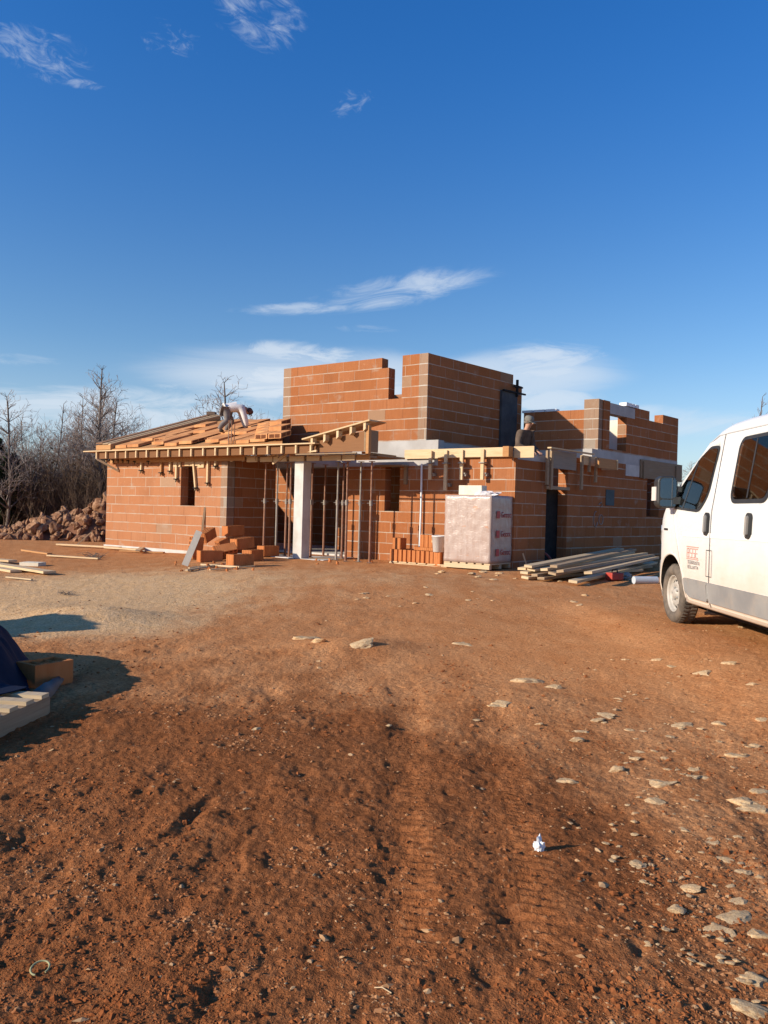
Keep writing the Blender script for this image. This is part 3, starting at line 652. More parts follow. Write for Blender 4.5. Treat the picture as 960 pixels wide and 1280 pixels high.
m = MB(); m.box(p2 + 0.14, p2 + 0.18, -0.5, -0.05, zs + 0.15, z2 - 0.18); m.build('end_board', PLY, sh)
m = MB(); m.box(p2 + 0.06, p2 + 0.135, -0.14, -0.05, zs + 0.10, z2 - 0.10); m.build('formwork_batten', PINE_D, sh)
m = MB(); m.box(p2 + 0.3, p1 + 0.25, 0.02, 0.05, zs + 0.10, zs + 0.125); m.build('formwork_board', PLY, sh)
# eaves end triangle
q9, z9 = es(384, 566)
m = MB(); m.prism([(q9, zb + .02), (q9 - .28, zt - .16), (q9 - .28, zb + .02)], (0, 0.02, 0), (1, 0, 0), (0, 0, 1), (0, -0.05, 0)); m.build('formwork_board', PINE, sh)
# --- window shutter boards on the facade window
m = MB(); m.box(w0 - 0.25, w1 + 0.1, 0.0, 0.30, 2.31, 2.345); m.box(w0 - 0.22, w0 - 0.14, 0.0, 0.05, 1.9, 2.31); m.build('window_shuttering', PLY, house, (0, 0, 0), (0, 0, angA))
# --- edge shuttering of the corner room
c0, c1 = FSs(508, 567), FSs(669, 566)
m = MB(); m.box(0.05, c0, 0.045, 0.075, 2.49, 2.70); m.box(0.05, c0 - .9, 0.078, 0.10, 2.50, 2.69)
sf = m.build('edge_formwork', PINE, house, (0, 0, 0), (0, 0, angA)); sf['label'] = 'bright edge board nailed round the corner room'
m = MB(); m.box(c1, 0.02, 0.03, 0.06, 2.47, 2.71); m.build('formwork_board', PINE, sf)
m = MB(); m.box(0.02, 0.16, 0.10, 0.30, 2.48, 2.70); m.build('formwork_block', PINE_D, sf)
for px, pb in ((541, 600), (560, 613), (580, 600), (606, 600)):
    q, z = FSs(px, pb), fs(px, pb)[1]
    m = MB(); m.box(q - 0.04, q + 0.035, 0.102, 0.15, z, 2.66); b_ = m.build('formwork_batten', PINE, sf)
    c = MB(); c.box(q - 0.075, q + 0.06, 0.06, 0.19, 2.36, 2.385); c.tube([(q - 0.07, 0.12, z + 0.14), (q - 0.07, 0.03, z + 0.14)], 0.02, 6); c.box(q - 0.10, q - 0.05, 0.01, 0.10, z + 0.08, z + 0.15); c.build('clamp', PROP_G, b_)
# side boards of the corner room, over the doorway
m = MB()
x0, x1 = ts(684, 570), ts(716, 570)
m.box(x0, x1, -0.10, -0.065, 2.33, 2.74); sd = m.build('formwork_board', BOARDG, house, (0, 0, 0), (0, 0, angB)); sd['label'] = 'grey shuttering panel over the side doorway'
for px, pb, mt in ((677, 606, OLDW2), (682, 612, OLDW2), (720, 612, OLDW2), (738, 603, OLDW2), (730, 590, OLDW2)):
    q, z = ts(px, pb), hit(C0, B, px, pb)[1]
    m = MB(); m.box(q - 0.04, q + 0.04, -0.16, -0.11, z, 2.70); m.build('formwork_batten', mt, sd)
m = MB(); m.bar((ts(722, 570), -0.12, 2.60), (ts(747, 572), -0.12, 2.58), 0.04, 0.22); m.build('formwork_board', PINE, sd)
m = MB(); m.box(ts(752, 575), ts(752, 575) + 0.05, -0.42, -0.0, 2.42, 2.66); m.build('formwork_board', PINE, sd)
m = MB(); m.box(ts(752, 575) - 0.9, ts(752, 575), -0.40, -0.36, 2.42, 2.66); m.build('formwork_board', PINE_D, sd)
m = MB(); m.bar((x0 - 0.25, -0.2, 2.76), (x0 + 1.6, -0.28, 2.74), 0.10, 0.03); m.build('formwork_board', PINE, sd)
m = MB(); m.box(a0 - 0.03, a1 + 0.05, -0.03, 0.18, 1.86, 1.93); m.build('doorway_board', OLDW2, house, (0, 0, 0), (0, 0, angB))
m = MB(); m.box(a0 + 0.02, a1 + 0.1, 0.26, 0.30, 0.1, 1.86); m.build('doorway_panel', STEEL_B, house, (0, 0, 0), (0, 0, angB))
wall([(1.3, 1.55, 0, 2.4)], H(1.0, 0.3), angB, 1, BRICK, name='inner_wall', th=0.25)
# working platform inside the corner room
zpl = 1.68
plat = empty('work_platform', (H(1.1, 1.9).x, H(1.1, 1.9).y, 0.16), angA); tag(plat, 'plank work platform on trestles inside the roofless corner room', 'platform')
for k in range(4):
    MB().box(-0.8, 0.9, -0.5 + 0.25 * k, -0.5 + 0.25 * k + 0.23, zpl - 0.20, zpl - 0.16).build('plank', OLDW, plat)
for sx in (-0.55, 0.65):
    m = MB(); m.box(sx - .04, sx + .04, -0.5, 0.5, zpl - 0.29, zpl - 0.203)
    for yy_ in (-.42, .42):
        m.bar((sx, yy_, zpl - 0.25), (sx - .25, yy_, 0), 0.04, 0.06); m.bar((sx, yy_, zpl - 0.25), (sx + .25, yy_, 0), 0.04, 0.06)
    m.build('trestle', OLDW2, plat)
# --- roof over the low block
UP = (0, 0, 1)
rz0 = zt + 0.005
ridge_t = 3.6; ridge_z = 1.16
def RP(q, f, lift=0.0):
    """point on the roof slope: q along the eaves, f up the slope 0..1"""
    p = EV + A * q + B * (0.02 + ridge_t * f); return Vector((p.x - HO.x, p.y - HO.y, rz0 + ridge_z * f + lift))
qR = hit(H(0, 0), A, 354, 540)[0] - 6.99             # tower edge measured from E
def slab(q0_, q1_, f0, f1, l0, l1, mat, name, mi=0, m=None):
    vs = [RP(q0_, f0, l0), RP(q1_, f0, l0), RP(q1_, f1, l0), RP(q0_, f1, l0), RP(q0_, f0, l1), RP(q1_, f0, l1), RP(q1_, f1, l1), RP(q0_, f1, l1)]
    fcs = [(0, 1, 2, 3), (7, 6, 5, 4), (0, 4, 5, 1), (1, 5, 6, 2), (2, 6, 7, 3), (3, 7, 4, 0)]
    mm = m or MB(); mm.add(vs, fcs, mi)
    if m is None: return mm.build(name, mat, house)
def q_lim(f, px=353.0):
    """where the roof stops beside the tower"""
    return hit(EV + B * (0.02 + ridge_t * f), A, px, 548)[0]
def deck_part(fa, fb, qleft, l0, l1, mat, name):
    m = MB(); n = 6; top, bot = [], []
    for i in range(n + 1):
        f = fa + (fb - fa) * i / n; top.append((RP(q_lim(f), f, l1), RP(qleft, f, l1))); bot.append((RP(q_lim(f), f, l0), RP(qleft, f, l0)))
    vs = [p for r in top for p in r] + [p for r in bot for p in r]; o_ = 2 * (n + 1); fcs = []
    for i in range(n):
        fcs += [(2 * i, 2 * i + 1, 2 * i + 3, 2 * i + 2), (o_ + 2 * i, o_ + 2 * i + 2, o_ + 2 * i + 3, o_ + 2 * i + 1), (2 * i, 2 * i + 2, o_ + 2 * i + 2, o_ + 2 * i), (2 * i + 1, o_ + 2 * i + 1, o_ + 2 * i + 3, 2 * i + 3)]
    fcs += [(0, o_, o_ + 1, 1), (2 * n, 2 * n + 1, o_ + 2 * n + 1, o_ + 2 * n)]
    m.add(vs, fcs); return m.build(name, mat, house)
deck = deck_part(0.0, 0.80, qE - 0.1, 0.0, 0.02, PINE_D, 'roof_deck'); deck['label'] = 'low sloping roof being covered with hollow clay blocks'
m = MB(); vs = [RP(q_lim(.8), .80, 0.02), RP(qE - .1, .80, 0.02), RP(qE - .1, 1.0, 0.02), RP(qE - 1.6, 1.0, 0.02)]
m.add(vs, [(0, 1, 2, 3)]); vs = [RP(q_lim(.8), .80, 0.02), RP(qE - 1.6, 1.0, .02), RP(qE - .1, 1.0, .02), RP(qE - .1, 1.6) - Vector((0, 0, 1.5)), RP(q_lim(.8), 1.5) - Vector((0, 0, 1.5))]
m.add(vs, [(0, 1, 4), (1, 2, 3, 4)]); m.build('roof_deck', PINE_D, house)
# hollow infill blocks in courses that climb the slope, each course at its own progress
random.seed(11)
cw = 0.52; qb = qE - 0.78
def hollow(q_0, q_1, f0, f1, lift, hgt, parent, side=False, front=False):
    m = MB(); slab(q_0, q_1, f0, f1, lift, lift + hgt, None, None, 0, m)
    for a_, b_ in ((0.10, 0.47), (0.53, 0.92)):
        if side:
            fa, fb = f0 + (f1 - f0) * a_, f0 + (f1 - f0) * b_
            m.add([RP(q_0 - 0.004, fa, lift + hgt * .15), RP(q_0 - 0.004, fb, lift + hgt * .15), RP(q_0 - 0.004, fb, lift + hgt * .85), RP(q_0 - 0.004, fa, lift + hgt * .85)], [(0, 1, 2, 3)], 1)
        if front:
            qm, qn = q_0 + (q_1 - q_0) * a_, q_0 + (q_1 - q_0) * b_
            m.add([RP(qm, f0 - 0.0012, lift + hgt * .15), RP(qn, f0 - 0.0012, lift + hgt * .15), RP(qn, f0 - 0.0012, lift + hgt * .85), RP(qm, f0 - 0.0012, lift + hgt * .85)], [(0, 1, 2, 3)], 1)
    return m.build('roof_block', [CLAYR, HOLE_SHADE], parent, fix=False)  # solid block; its holes are dark quads painted as shade
step = 0.118; c = 0
while True:
    q_1 = qb - cw * c; q_0 = q_1 - cw + 0.045
    if q_0 < q_lim(0.0) + 0.1: break
    start = [0.02, 0.02, 0.14, 0.02, 0.02, 0.03, 0.15, 0.02, 0.02, 0.02, 0.02, 0.02, 0.02, 0.02][c % 14]
    lift0 = [0.022, 0.04, 0.026, 0.075, 0.03, 0.05, 0.025, 0.07, 0.03, 0.022, 0.04, 0.022, 0.04, 0.03][c % 14]
    f = start
    while f + step < 0.80:
        if q_0 < q_lim(f + step) + 0.03: break
        gap = (c, int(f * 10)) in ((1, 4), (3, 2), (4, 5), (6, 3), (2, 6), (7, 1))
        if not gap:
            hollow(q_0, q_1, f, f + step - 0.003, lift0 + random.uniform(0, 0.012) + (0.05 if random.random() < .06 else 0), 0.075, deck, side=(c % 3 == 2 or q_0 < q_lim(f + step) + .5), front=(f == start and start > .1))
        f += step
    c += 1
# loose stack of blocks beside the tower
for k in range(5):
    f = 0.02 + 0.095 * k
    q_0 = q_lim(f) + 0.05
    for j in range(2): hollow(q_0 + 0.44 * j, q_0 + 0.44 * j + 0.40, f, f + 0.085, 0.11 + 0.09 * (k % 2) * (1 - j), 0.12, deck, side=(j == 0), front=(k == 0))
# finished verge on the far gable
vg = slab(qE - 0.72, qE - 0.06, -0.01, 1.0, 0.022, 0.15, PINE_D, 'verge'); vg['label'] = 'verge boards and tiles along the far gable'
for k, (l0, w0_, w1_, mt) in enumerate(((0.152, 0.72, 0.62, PINE), (0.17, 0.60, 0.36, OLDW2), (0.19, 0.34, 0.06, simple('verge_tile', (0.20, 0.105, 0.06), (0.28, 0.16, 0.09), 5.0, 0.9, 0.15, 0.3)))):
    o = slab(qE - w0_, qE - w1_, -0.01, 1.0, l0, l0 + 0.03, mt, 'verge_board'); o.parent = vg
m = MB(); m.cbox(RP(qE - .3, 1.0, 0.24), (0.25, 0.25, 0.10)); m.build('ridge_tile', simple('ridge_cap', (0.14, 0.10, 0.08), (0.2, 0.14, 0.1), 5, 0.9, 0.1, 0.2), vg)
# starter bars standing out of the eaves
m = MB()
for px in (283, 286.5, 290):
    q = es(px, 545)[0]; p = EV + A * q + B * 0.06; x, y = p.x - HO.x, p.y - HO.y
    m.tube([(x, y, zt - 0.01), (x + 0.01, y, zt + 0.62 - 0.1 * (px > 288))], 0.012, 5)
m.build('starter_bar', PROP, house)
# ------------------------------------------------------------------ steel props
def prop(px, t, top, mat, label, lean=0.0, plane='E'):
    P0 = E + B * t if plane == 'E' else H(0, t)
    q, _ = hit(P0, A, px, 640)
    p = P0 + A * q
    e = empty('steel_prop', (p.x, p.y, 0.12)); tag(e, label, 'steel prop', 'steel props under the porch')
    h = top - 0.12
    MB().box(-.06, .06, -.06, .06, 0, .008).build('base_plate', mat, e)
    d = Vector((lean, 0, 1))
    MB().tube([(0, 0, .008), d * h * 0.6], 0.028, 10).build('outer_tube', mat, e)
    MB().tube([d * h * 0.6, d * (h - .01)], 0.021, 10).build('inner_tube', mat, e)
    m = MB(); m.tube([d * h * 0.56, d * h * 0.6 + Vector((0, 0, .03))], 0.04, 10); m.tube([d * h * .585 + Vector((-.09, 0, 0)), d * h * .585 + Vector((.09, 0, 0))], 0.009, 6); m.build('collar', PROP_G, e)
    MB().box(d.x * h - .07, d.x * h + .07, -.07, .07, h - .01, h).build('head_plate', mat, e)
PT = 2.36
for row in [
    (304, 1.25, PROP_G, 'thin grey prop in front of the dark side wall of the porch', 0.0),
    (330.5, 0.25, PROP, 'rusty prop standing behind the single loose block', 0.006),
    (346, 0.35, PROP_G, 'grey prop standing where the dark side wall of the porch ends', 0.0),
    (357.5, 0.45, PROP, 'rusty prop second from the concrete column, towards the block heap', 0.004),
    (362.5, 0.2, PROP, 'rusty prop close against the sunlit face of the concrete column', 0.0),
    (389.5, 0.5, PROP, 'rusty prop close against the shaded face of the concrete column', 0.0),
    (405.5, 1.1, PROP, 'dim prop deep in the middle of the dark opening', 0.0),
    (421.5, 0.35, PROP_G, 'pale grey prop at the end of the low wall in the opening', 0.0),
    (428.5, 0.8, PROP, 'dark prop set back between the pale prop and the wall edge', 0.0),
    (433.5, 0.2, PROP, 'rusty prop standing at the edge of the sunlit wall', -0.003),
    (450.0, 0.3, PROP_G, 'grey prop throwing its shadow on the sunlit wall strip', 0.0),
    (463.5, 0.25, PROP, 'dark prop standing nearest the facade window', 0.0)]:
    prop(row[0], row[1], PT, row[2], row[3], row[4])

# ------------------------------------------------------------------ loose hollow blocks
def block_mesh(name, L=0.50, Wd=0.24, Hh=0.24, mat=None):
    """hollow clay block: ribbed outside, flat dark quads on top and bottom painted as its shaded chambers"""
    m = MB(); m.box(-L / 2, L / 2, -Wd / 2, Wd / 2, 0, Hh)
    for z in (-0.003, Hh + 0.003):
        nx = max(2, int(L / 0.085)); ny = max(1, int(Wd / 0.07))
        for i in range(nx):
            for j in range(ny):
                x0 = -L / 2 + L * (i + .2) / nx; y0 = -Wd / 2 + Wd * (j + .2) / ny; dx = L / nx * .6; dy = Wd / ny * .6
                m.add([(x0, y0, z), (x0 + dx, y0, z), (x0 + dx, y0 + dy, z), (x0, y0 + dy, z)], [(0, 1, 2, 3)], 1)
    nr_ = max(3, int(L / 0.05))
    for k in range(nr_):
        x = -L / 2 + L * (k + .5) / nr_
        m.box(x - .012, x + .012, -Wd / 2 - .004, Wd / 2 + .004, 0.006, Hh - .006)
    for k in range(max(2, int(Wd / 0.05))):
        y = -Wd / 2 + Wd * (k + .5) / max(2, int(Wd / 0.05))
        m.box(-L / 2 - .004, L / 2 + .004, y - .010, y + .010, 0.007, Hh - .007)
    return m
BLK = None
def block(p, rot, label, group, z=None, size=(0.5, 0.24, 0.24), mat=None):
    o = block_mesh('clay_block', *size).build('clay_block', [mat or CLAYB, HOLE_SHADE], fix=False)
    o.location = p; o.rotation_euler = rot; tag(o, label, 'clay block', group); return o
gb = 'tumbled clay blocks by the porch'
def gp(px, py, z=0.0): return on_ground(px, py)
aG = angA
L1 = [  # foot pixel, height above ground, rotation (x, y, z), label
    (262, 702, 0.00, (0.0, 0, aG + 1.2), 'clay block lying under the leaning white plank'),
    (250, 699, 0.13, (0.1, 1.45, aG + 1.5), 'clay block tilted on end against the sunlit wall behind the plank'),
    (259, 696, 0.40, (0.10, 0.30, aG + 1.9), 'clay block on top of the heap beside the plank head'),
    (275, 697, 0.02, (0.0, -1.15, aG + 1.3), 'clay block leaning upright at the middle of the tumbled heap'),
    (283, 701, 0.0, (0.9, 0.2, aG + 1.1), 'clay block with its ragged edge showing at the middle of the heap'),
    (289, 690, 0.22, (0.0, 0.0, aG + 1.55), 'clay block bridging two others in the tumbled heap'),
    (300, 708, 0.00, (0, 0, aG + 1.45), 'clay block lying at the front of the tumbled heap'),
    (303, 699, 0.24, (0.0, 0.10, aG + 1.5), 'clay block lying across the shaded side of the heap'),
    (291, 694, 0.49, (0.0, 0.05, aG + 1.45), 'clay block crowning the tumbled heap'),
    (316, 701, 0.0, (0, 0, aG + 1.8), 'clay block at the shaded foot of the heap'),
    (335, 696, 0.02, (0, 0, aG + 1.55), 'single clay block standing apart between heap and column')]
for px, py, dz, rt, lb in L1:
    p = gp(px, py); block((p.x, p.y, p.z + dz + (0.12 if abs(rt[0]) > .5 or abs(rt[1]) > .5 else 0)), rt, lb, gb)
# plank leaning on the heap
a_ = gp(231, 708); b_ = at(249, 664, a_.y + 0.25)
o = MB().bar((0, 0, 0.02), b_ - a_ + Vector((0, 0, .0)), 0.13, 0.03, up=(0.2, -1, 0.4)).build('leaning_plank', simple('white_board', (0.56, 0.50, 0.40), (0.64, 0.58, 0.48), 4, 0.8, 0.2, 0.2)); o.location = a_
tag(o, 'whitish plank leaning against the tumbled clay blocks', 'plank')
# ------------------------------------------------------------------ blocks set out on a pallet, bucket on top
K2 = gp(540, 708); pz = K2.z - 0.02
axA = Vector((A.x, A.y, 0)); axN = Vector((-A.y * -1, 0, 0))
Nn = Vector((A.y, -A.x, 0)); Nn = Nn if Nn.y > 0 else -Nn       # into the picture, square to the facade
pal = empty('pallet', (K2.x, K2.y, pz), angA); tag(pal, 'low timber pallet under the row of upright clay blocks', 'pallet')
for yy_ in (-.06, -.4, -.75): MB().box(-.35, 1.15, yy_ - .05, yy_ + .04, 0.0, 0.05).build('bearer', OLDW, pal)
for k in range(6): MB().box(-.33 + .25 * k, -.13 + .25 * k, -.80, -.0, 0.052, 0.075).build('deck_board', PINE, pal)
def onpal(x, y, z): return (K2.x + A.x * x + Nn.x * y, K2.y + A.y * x + Nn.y * y, pz + z)
pal.rotation_euler = (0, 0, angA)
gk = 'upright clay blocks on the low pallet'
for k in range(10):
    block(onpal(0.02 + 0.118 * k, 0.13, 0.077), (0.0, 0.0, angA + math.pi / 2 + random.uniform(-.05, .05)), 'thin clay block standing in the front row on the low pallet', gk, size=(0.24, 0.085, 0.26))
for k, (x, lb) in enumerate(((0.95, 'pair block stacked at the column end of the pallet row'), (1.06, 'outer block stacked at the column end of the pallet row'))):
    block(onpal(x, 0.2, 0.34), (0, 0, angA + math.pi / 2), lb, gk, size=(0.24, 0.1, 0.25))
for k in range(3):
    block(onpal(0.28 + 0.115 * k, 0.48, 0.40), (0, 0, angA + math.pi / 2), 'clay block raised behind the front row beside the bucket', gk, size=(0.24, 0.10, 0.28))
block(onpal(0.45, 0.45, 0.077), (0, 0, angA), 'clay block hidden in shade behind the front row', gk, size=(0.5, 0.24, 0.32))
block(onpal(0.85, 0.5, 0.077), (0, 0, angA), 'clay block lying behind the front row at the column end', gk, size=(0.4, 0.24, 0.26))
block(onpal(-0.12, 0.13, 0.03), (0, 0, angA + 1.5), 'dark red block standing under the bucket', gk, size=(0.24, 0.17, 0.30))
block(onpal(-0.32, 0.2, 0.03), (0, 0, angA + 1.5), 'dark red block standing between bucket and wrapped pallet', gk, size=(0.24, 0.17, 0.5))
bk = empty('bucket', onpal(-0.10, 0.10, 0.335)); tag(bk, 'white plastic bucket standing on the clay blocks', 'bucket')
m = MB(); m.lathe([(0.0, 0.0), (.125, 0.0), (.155, .33), (.162, .33), (.162, .35), (.15, .35), (.12, .02), (0, .02)], 24); m.build('bucket_body', WHITE, bk)
m = MB(); m.tube([(.16 * math.cos(a), .03 + .05 * math.sin(a), .33 - .18 * math.sin(a)) for a in np.linspace(0, math.pi, 12)], 0.005, 5); m.build('handle', PROP_G, bk)
o = MB().bar((0, 0, 0), (0.75, 0.0, 0.0), 0.1, 0.04).build('short_board', PINE); o.location = onpal(-0.55, 0.32, 0.56); o.rotation_euler = (0, 0.02, angA)
tag(o, 'short fresh board lying across the dark red blocks', 'board')
# plastic pipe against the wall above the bucket
sp_ = FSs(529.5, 600); p = H(sp_, -0.08)
o = MB().tube([(0, 0, 0), (0.01, 0.01, 1.0), (0, 0.02, 1.95)], 0.024, 12).build('plastic_pipe', simple('milky_plastic', (0.66, 0.67, 0.68), (0.74, 0.75, 0.75), 3, 0.35, 0.5, 0)); o.location = (p.x, p.y, 0.42)
tag(o, 'milky white plastic pipe standing upright against the facade', 'pipe')
# ------------------------------------------------------------------ shrink wrapped pallet
WZ = 0.13
K = G(612.5, 712.5, WZ); wd = 1.12; dp = 0.95; hh = 1.40
wp = empty('wrapped_pallet', (K.x, K.y, WZ), angA); tag(wp, 'tall pallet of blocks shrink wrapped in pale plastic film with red marks', 'wrapped pallet')
def film_mat():
    m, nt, b = new_mat('shrink_film', 0.32, 0.5)
    p = objc(nt)
    n = noise(nt, mapv(nt, p, (2, 2, 5)), 2.0, 5, 0.6); n2 = noise(nt, mapv(nt, p, (14, 14, 2)), 1.0, 4, 0.65); n3 = noise(nt, mapv(nt, p, (3, 3, 26)), 1.0, 3, 0.6)
    c = mixc(nt, sstep(nt, 0.35, 0.65, n2), (0.35, 0.25, 0.21), (0.40, 0.31, 0.27))
    c = mixc(nt, M(nt, 'MULTIPLY', sstep(nt, 0.60, 0.70, n), 0.7), c, (0.42, 0.18, 0.08))
    c = mixc(nt, M(nt, 'MULTIPLY', sstep(nt, 0.56, 0.72, n3), 0.4), c, (0.44, 0.375, 0.355))
    nt.links.new(c, b.inputs['Base Color']); vo = nd(nt, 'ShaderNodeTexVoronoi', {'Vector': mapv(nt, nd(nt, 'ShaderNodeVectorMath', {0: p, 1: noise(nt, p, 3.0, 3, 0.6, out='Color')}, operation='ADD').outputs[0], (2.2, 2.2, 5.5), rot=(0.2, 0.5, 0)), 'Scale': 1.6}, feature='DISTANCE_TO_EDGE').outputs['Distance']
    cr = M(nt, 'SUBTRACT', 1.0, sstep(nt, 0.0, 0.10, vo))
    bump(nt, b, M(nt, 'ADD', M(nt, 'MULTIPLY', n2, .5), M(nt, 'ADD', M(nt, 'MULTIPLY', n3, .2), M(nt, 'MULTIPLY', cr, 0.22))), 0.4, 0.010)
    return m
FILM = film_mat()
bm = bmesh.new(); bmesh.ops.create_cube(bm, size=1.0)
bmesh.ops.subdivide_edges(bm, edges=bm.edges[:], cuts=22, use_grid_fill=True)
for v in bm.verts:
    x, y, z = v.co
    cx = (abs(x) > .49) + (abs(y) > .49) + (abs(z) > .49)
    jit = 0.012 * float(vn(np.array(x * 17 + z * 5), np.array(y * 17 + z * 23), 5)) + 0.012 * math.sin(z * 6 * math.pi * 2) * 0.12
    n = Vector((x if abs(x) > .49 else 0, y if abs(y) > .49 else 0, 0)); n = n.normalized() if n.length else Vector()
    k = 0.985 if cx > 1 else 1.0
    v.co = Vector(((x * k + .5) * wd + n.x * jit, -(y * k + .5) * dp * 1.0 + 0.0 - n.y * jit, (z + .5) * hh + 0.12 + (0.015 * float(vn(np.array(x * 9), np.array(y * 9), 8)) if z > .49 else 0)))
me = bpy.data.meshes.new('film_cover'); bmesh.ops.recalc_face_normals(bm, faces=bm.faces)
for f in bm.faces: f.smooth = True
bm.to_mesh(me); bm.free(); me.materials.append(FILM)
fo = bpy.data.objects.new('film_cover', me); SC.collection.objects.link(fo); fo.parent = wp
for yy_ in (-.05, -.48, -.9): MB().box(0.02, wd - .02, yy_ - .05, yy_ + .05, 0.0, 0.09).build('pallet_bearer', OLDW, wp)
for k in range(6): MB().box(0.01 + .19 * k, 0.15 + .19 * k, -dp + .01, -.01, 0.092, 0.118).build('pallet_board', OLDW, wp)
# red printed marks on the shaded end: a solid square followed by a looping word, three times
RED = simple('red_print', (0.42, 0.05, 0.05), (0.36, 0.05, 0.05), 6, 0.5, 0.3, 0)
for k, zc in enumerate((1.12, 0.72, 0.34)):
    m = MB(); y0, y1 = -0.20, -0.34
    m.add([(-.018, y0, zc - .07), (-.018, y1, zc - .07), (-.018, y1, zc + .08), (-.018, y0, zc + .08)], [(0, 1, 2, 3)])
    def stroke(pts):
        m.tube([(-.016, -0.40 - x, zc + z) for x, z in pts], 0.0075, 4, cap=False)
    stroke([(.10, .055), (.05, .06), (.01, .02), (.03, -.04), (.09, -.04), (.10, .0), (.06, .0)])
    x = .13
    for q in range(4):
        stroke([(x + .03 + .033 * math.cos(a), -.01 + .035 * math.sin(a)) for a in np.linspace(0.6, 5.6, 8)]); x += .085
    m.build('red_print', RED, wp)
# on top: pale block and crumpled film
p = K + Vector((A.x, A.y, 0)) * 0.62 + Nn * 0.3
o = MB().box(-.27, .27, -.12, .12, 0, .2).build('aerated_block', CREAM); o.location = (p.x, p.y, WZ + hh + 0.125); o.rotation_euler = (0, 0, angA + .03)
bv = o.modifiers.new('b', 'BEVEL'); bv.width = 0.008; bv.segments = 2
tag(o, 'cream aerated block lying on top of the wrapped pallet', 'block')
def crumple(name, size, seed, mat, sub=3, amp=0.35, flat=0.6):
    bm = bmesh.new(); bmesh.ops.create_icosphere(bm, subdivisions=sub, radius=1.0); rg = random.Random(seed)
    for v in bm.verts:
        d = float(vn(np.array(v.co.x * 2.6 + seed), np.array(v.co.y * 2.6 + v.co.z * 3.1), seed)) + 0.6 * float(vn(np.array(v.co.z * 6 + seed), np.array(v.co.x * 6 - v.co.y * 5), seed + 3))
        v.co = v.co * (1 + amp * 2 * d); v.co.z = v.co.z * flat + flat * .7
        v.co = Vector((v.co.x * size[0], v.co.y * size[1], v.co.z * size[2]))
    me = bpy.data.meshes.new(name); bm.to_mesh(me); bm.free(); me.materials.append(mat)
    o = bpy.data.objects.new(name, me); SC.collection.objects.link(o); return o
p = K + Vector((A.x, A.y, 0)) * 0.22 + Nn * 0.2
o = crumple('crumpled_film', (.26, .12, .09), 4, simple('clear_film', (0.72, 0.68, 0.68), (0.62, 0.58, 0.58), 9, 0.25, 0.5, 0.2)); o.location = (p.x, p.y, WZ + hh + 0.12); o.rotation_euler = (0, 0, angA)
tag(o, 'crumpled clear film on top of the wrapped pallet', 'plastic film')
p = gp(641, 703)
o = crumple('plastic_scrap', (.07, .05, .12), 9, WHITE); o.location = p; tag(o, 'small white plastic scrap at the foot of the brick corner', 'plastic scrap')
p = gp(643, 708)
o = crumple('black_bag', (.55, .28, .07), 12, RUBBER); o.location = p; o.rotation_euler = (0, 0, 0.2); tag(o, 'flat black sack lying between the wrapped pallet and the planks', 'sack')
# ------------------------------------------------------------------ timber heap by the side wall
random.seed(3)
gt = 'timber in the heap by the side wall'
pl_ = [  # left end pixel, right end pixel, height left, height right, width, label/material
    (656, 722, 800, 712, .02, .05, .16, OLDW), (676, 723, 812, 708, .03, .06, .14, OLDW2), (655, 716, 786, 698, .10, .18, .15, OLDW), (652, 711, 762, 690, .14, .30, .16, PINE),
    (668, 719, 800, 703, .08, .16, .12, OLDW2), (664, 712, 790, 690, .16, .30, .15, OLDW), (690, 717, 812, 699, .12, .22, .15, OLDW2), (680, 712, 806, 692, .18, .34, .14, OLDW),
    (716, 727, 818, 703, .05, .10, .15, OLDW), (660, 708, 776, 686, .22, .40, .15, OLDW), (700, 714, 815, 694, .20, .32, .13, OLDW2), (692, 708, 792, 687, .26, .40, .13, OLDW2), (735, 716, 820, 697, .2, .28, .14, OLDW)]
lbs = ['weathered plank at the front foot of the timber heap', 'dirty plank second from the front of the timber heap']
for k, (xa, ya, xb, yb, za, zb_, w_, mt) in enumerate(pl_):
    pa, pb = G(xa, ya, .12 + za), G(xb, yb, .12 + zb_)
    o = MB().bar((0, 0, 0), pb - pa, w_, 0.045, tw=random.uniform(-.15, .15)).build('plank', mt); o.location = pa
    tag(o, 'long weathered plank lying in the timber heap by the side wall' if mt is not PINE else 'fresh yellow plank on the far edge of the timber heap', 'plank', gt)
    if mt is OLDW2: o['label'] = 'long dirty brown plank lying in the timber heap by the side wall'
# red and grey things before the heap
p = gp(768, 726); o = empty('power_tool', (p.x, p.y, p.z), 0.5); tag(o, 'red tool case lying in front of the timber heap', 'tool case')
m = MB(); m.cbox((0, 0, .08), (.30, .18, .14)); x = m.build('case', REDP, o); bv = x.modifiers.new('b', 'BEVEL'); bv.width = .02; bv.segments = 2
m = MB(); m.tube([(-.07, 0, .15), (-.06, 0, .20), (.06, 0, .20), (.07, 0, .15)], .014, 6); m.build('handle', RUBBER, o)
p = gp(783, 725); o = crumple('grey_sack', (.10, .09, .12), 31, simple('dusty_sack', (0.3, 0.28, 0.25), (0.42, 0.38, 0.33), 9, 0.9, 0.1, 0.3)); o.location = p; tag(o, 'small dusty grey sack beside the red tool case', 'sack')
p = gp(792, 730); o = MB().tube([(0, 0, .07), (.45, .05, .07)], .07, 14).build('grey_pipe', GREYP); o.location = p; o.rotation_euler = (0, 0, .1); tag(o, 'short pale grey pipe lying before the timber heap', 'pipe')
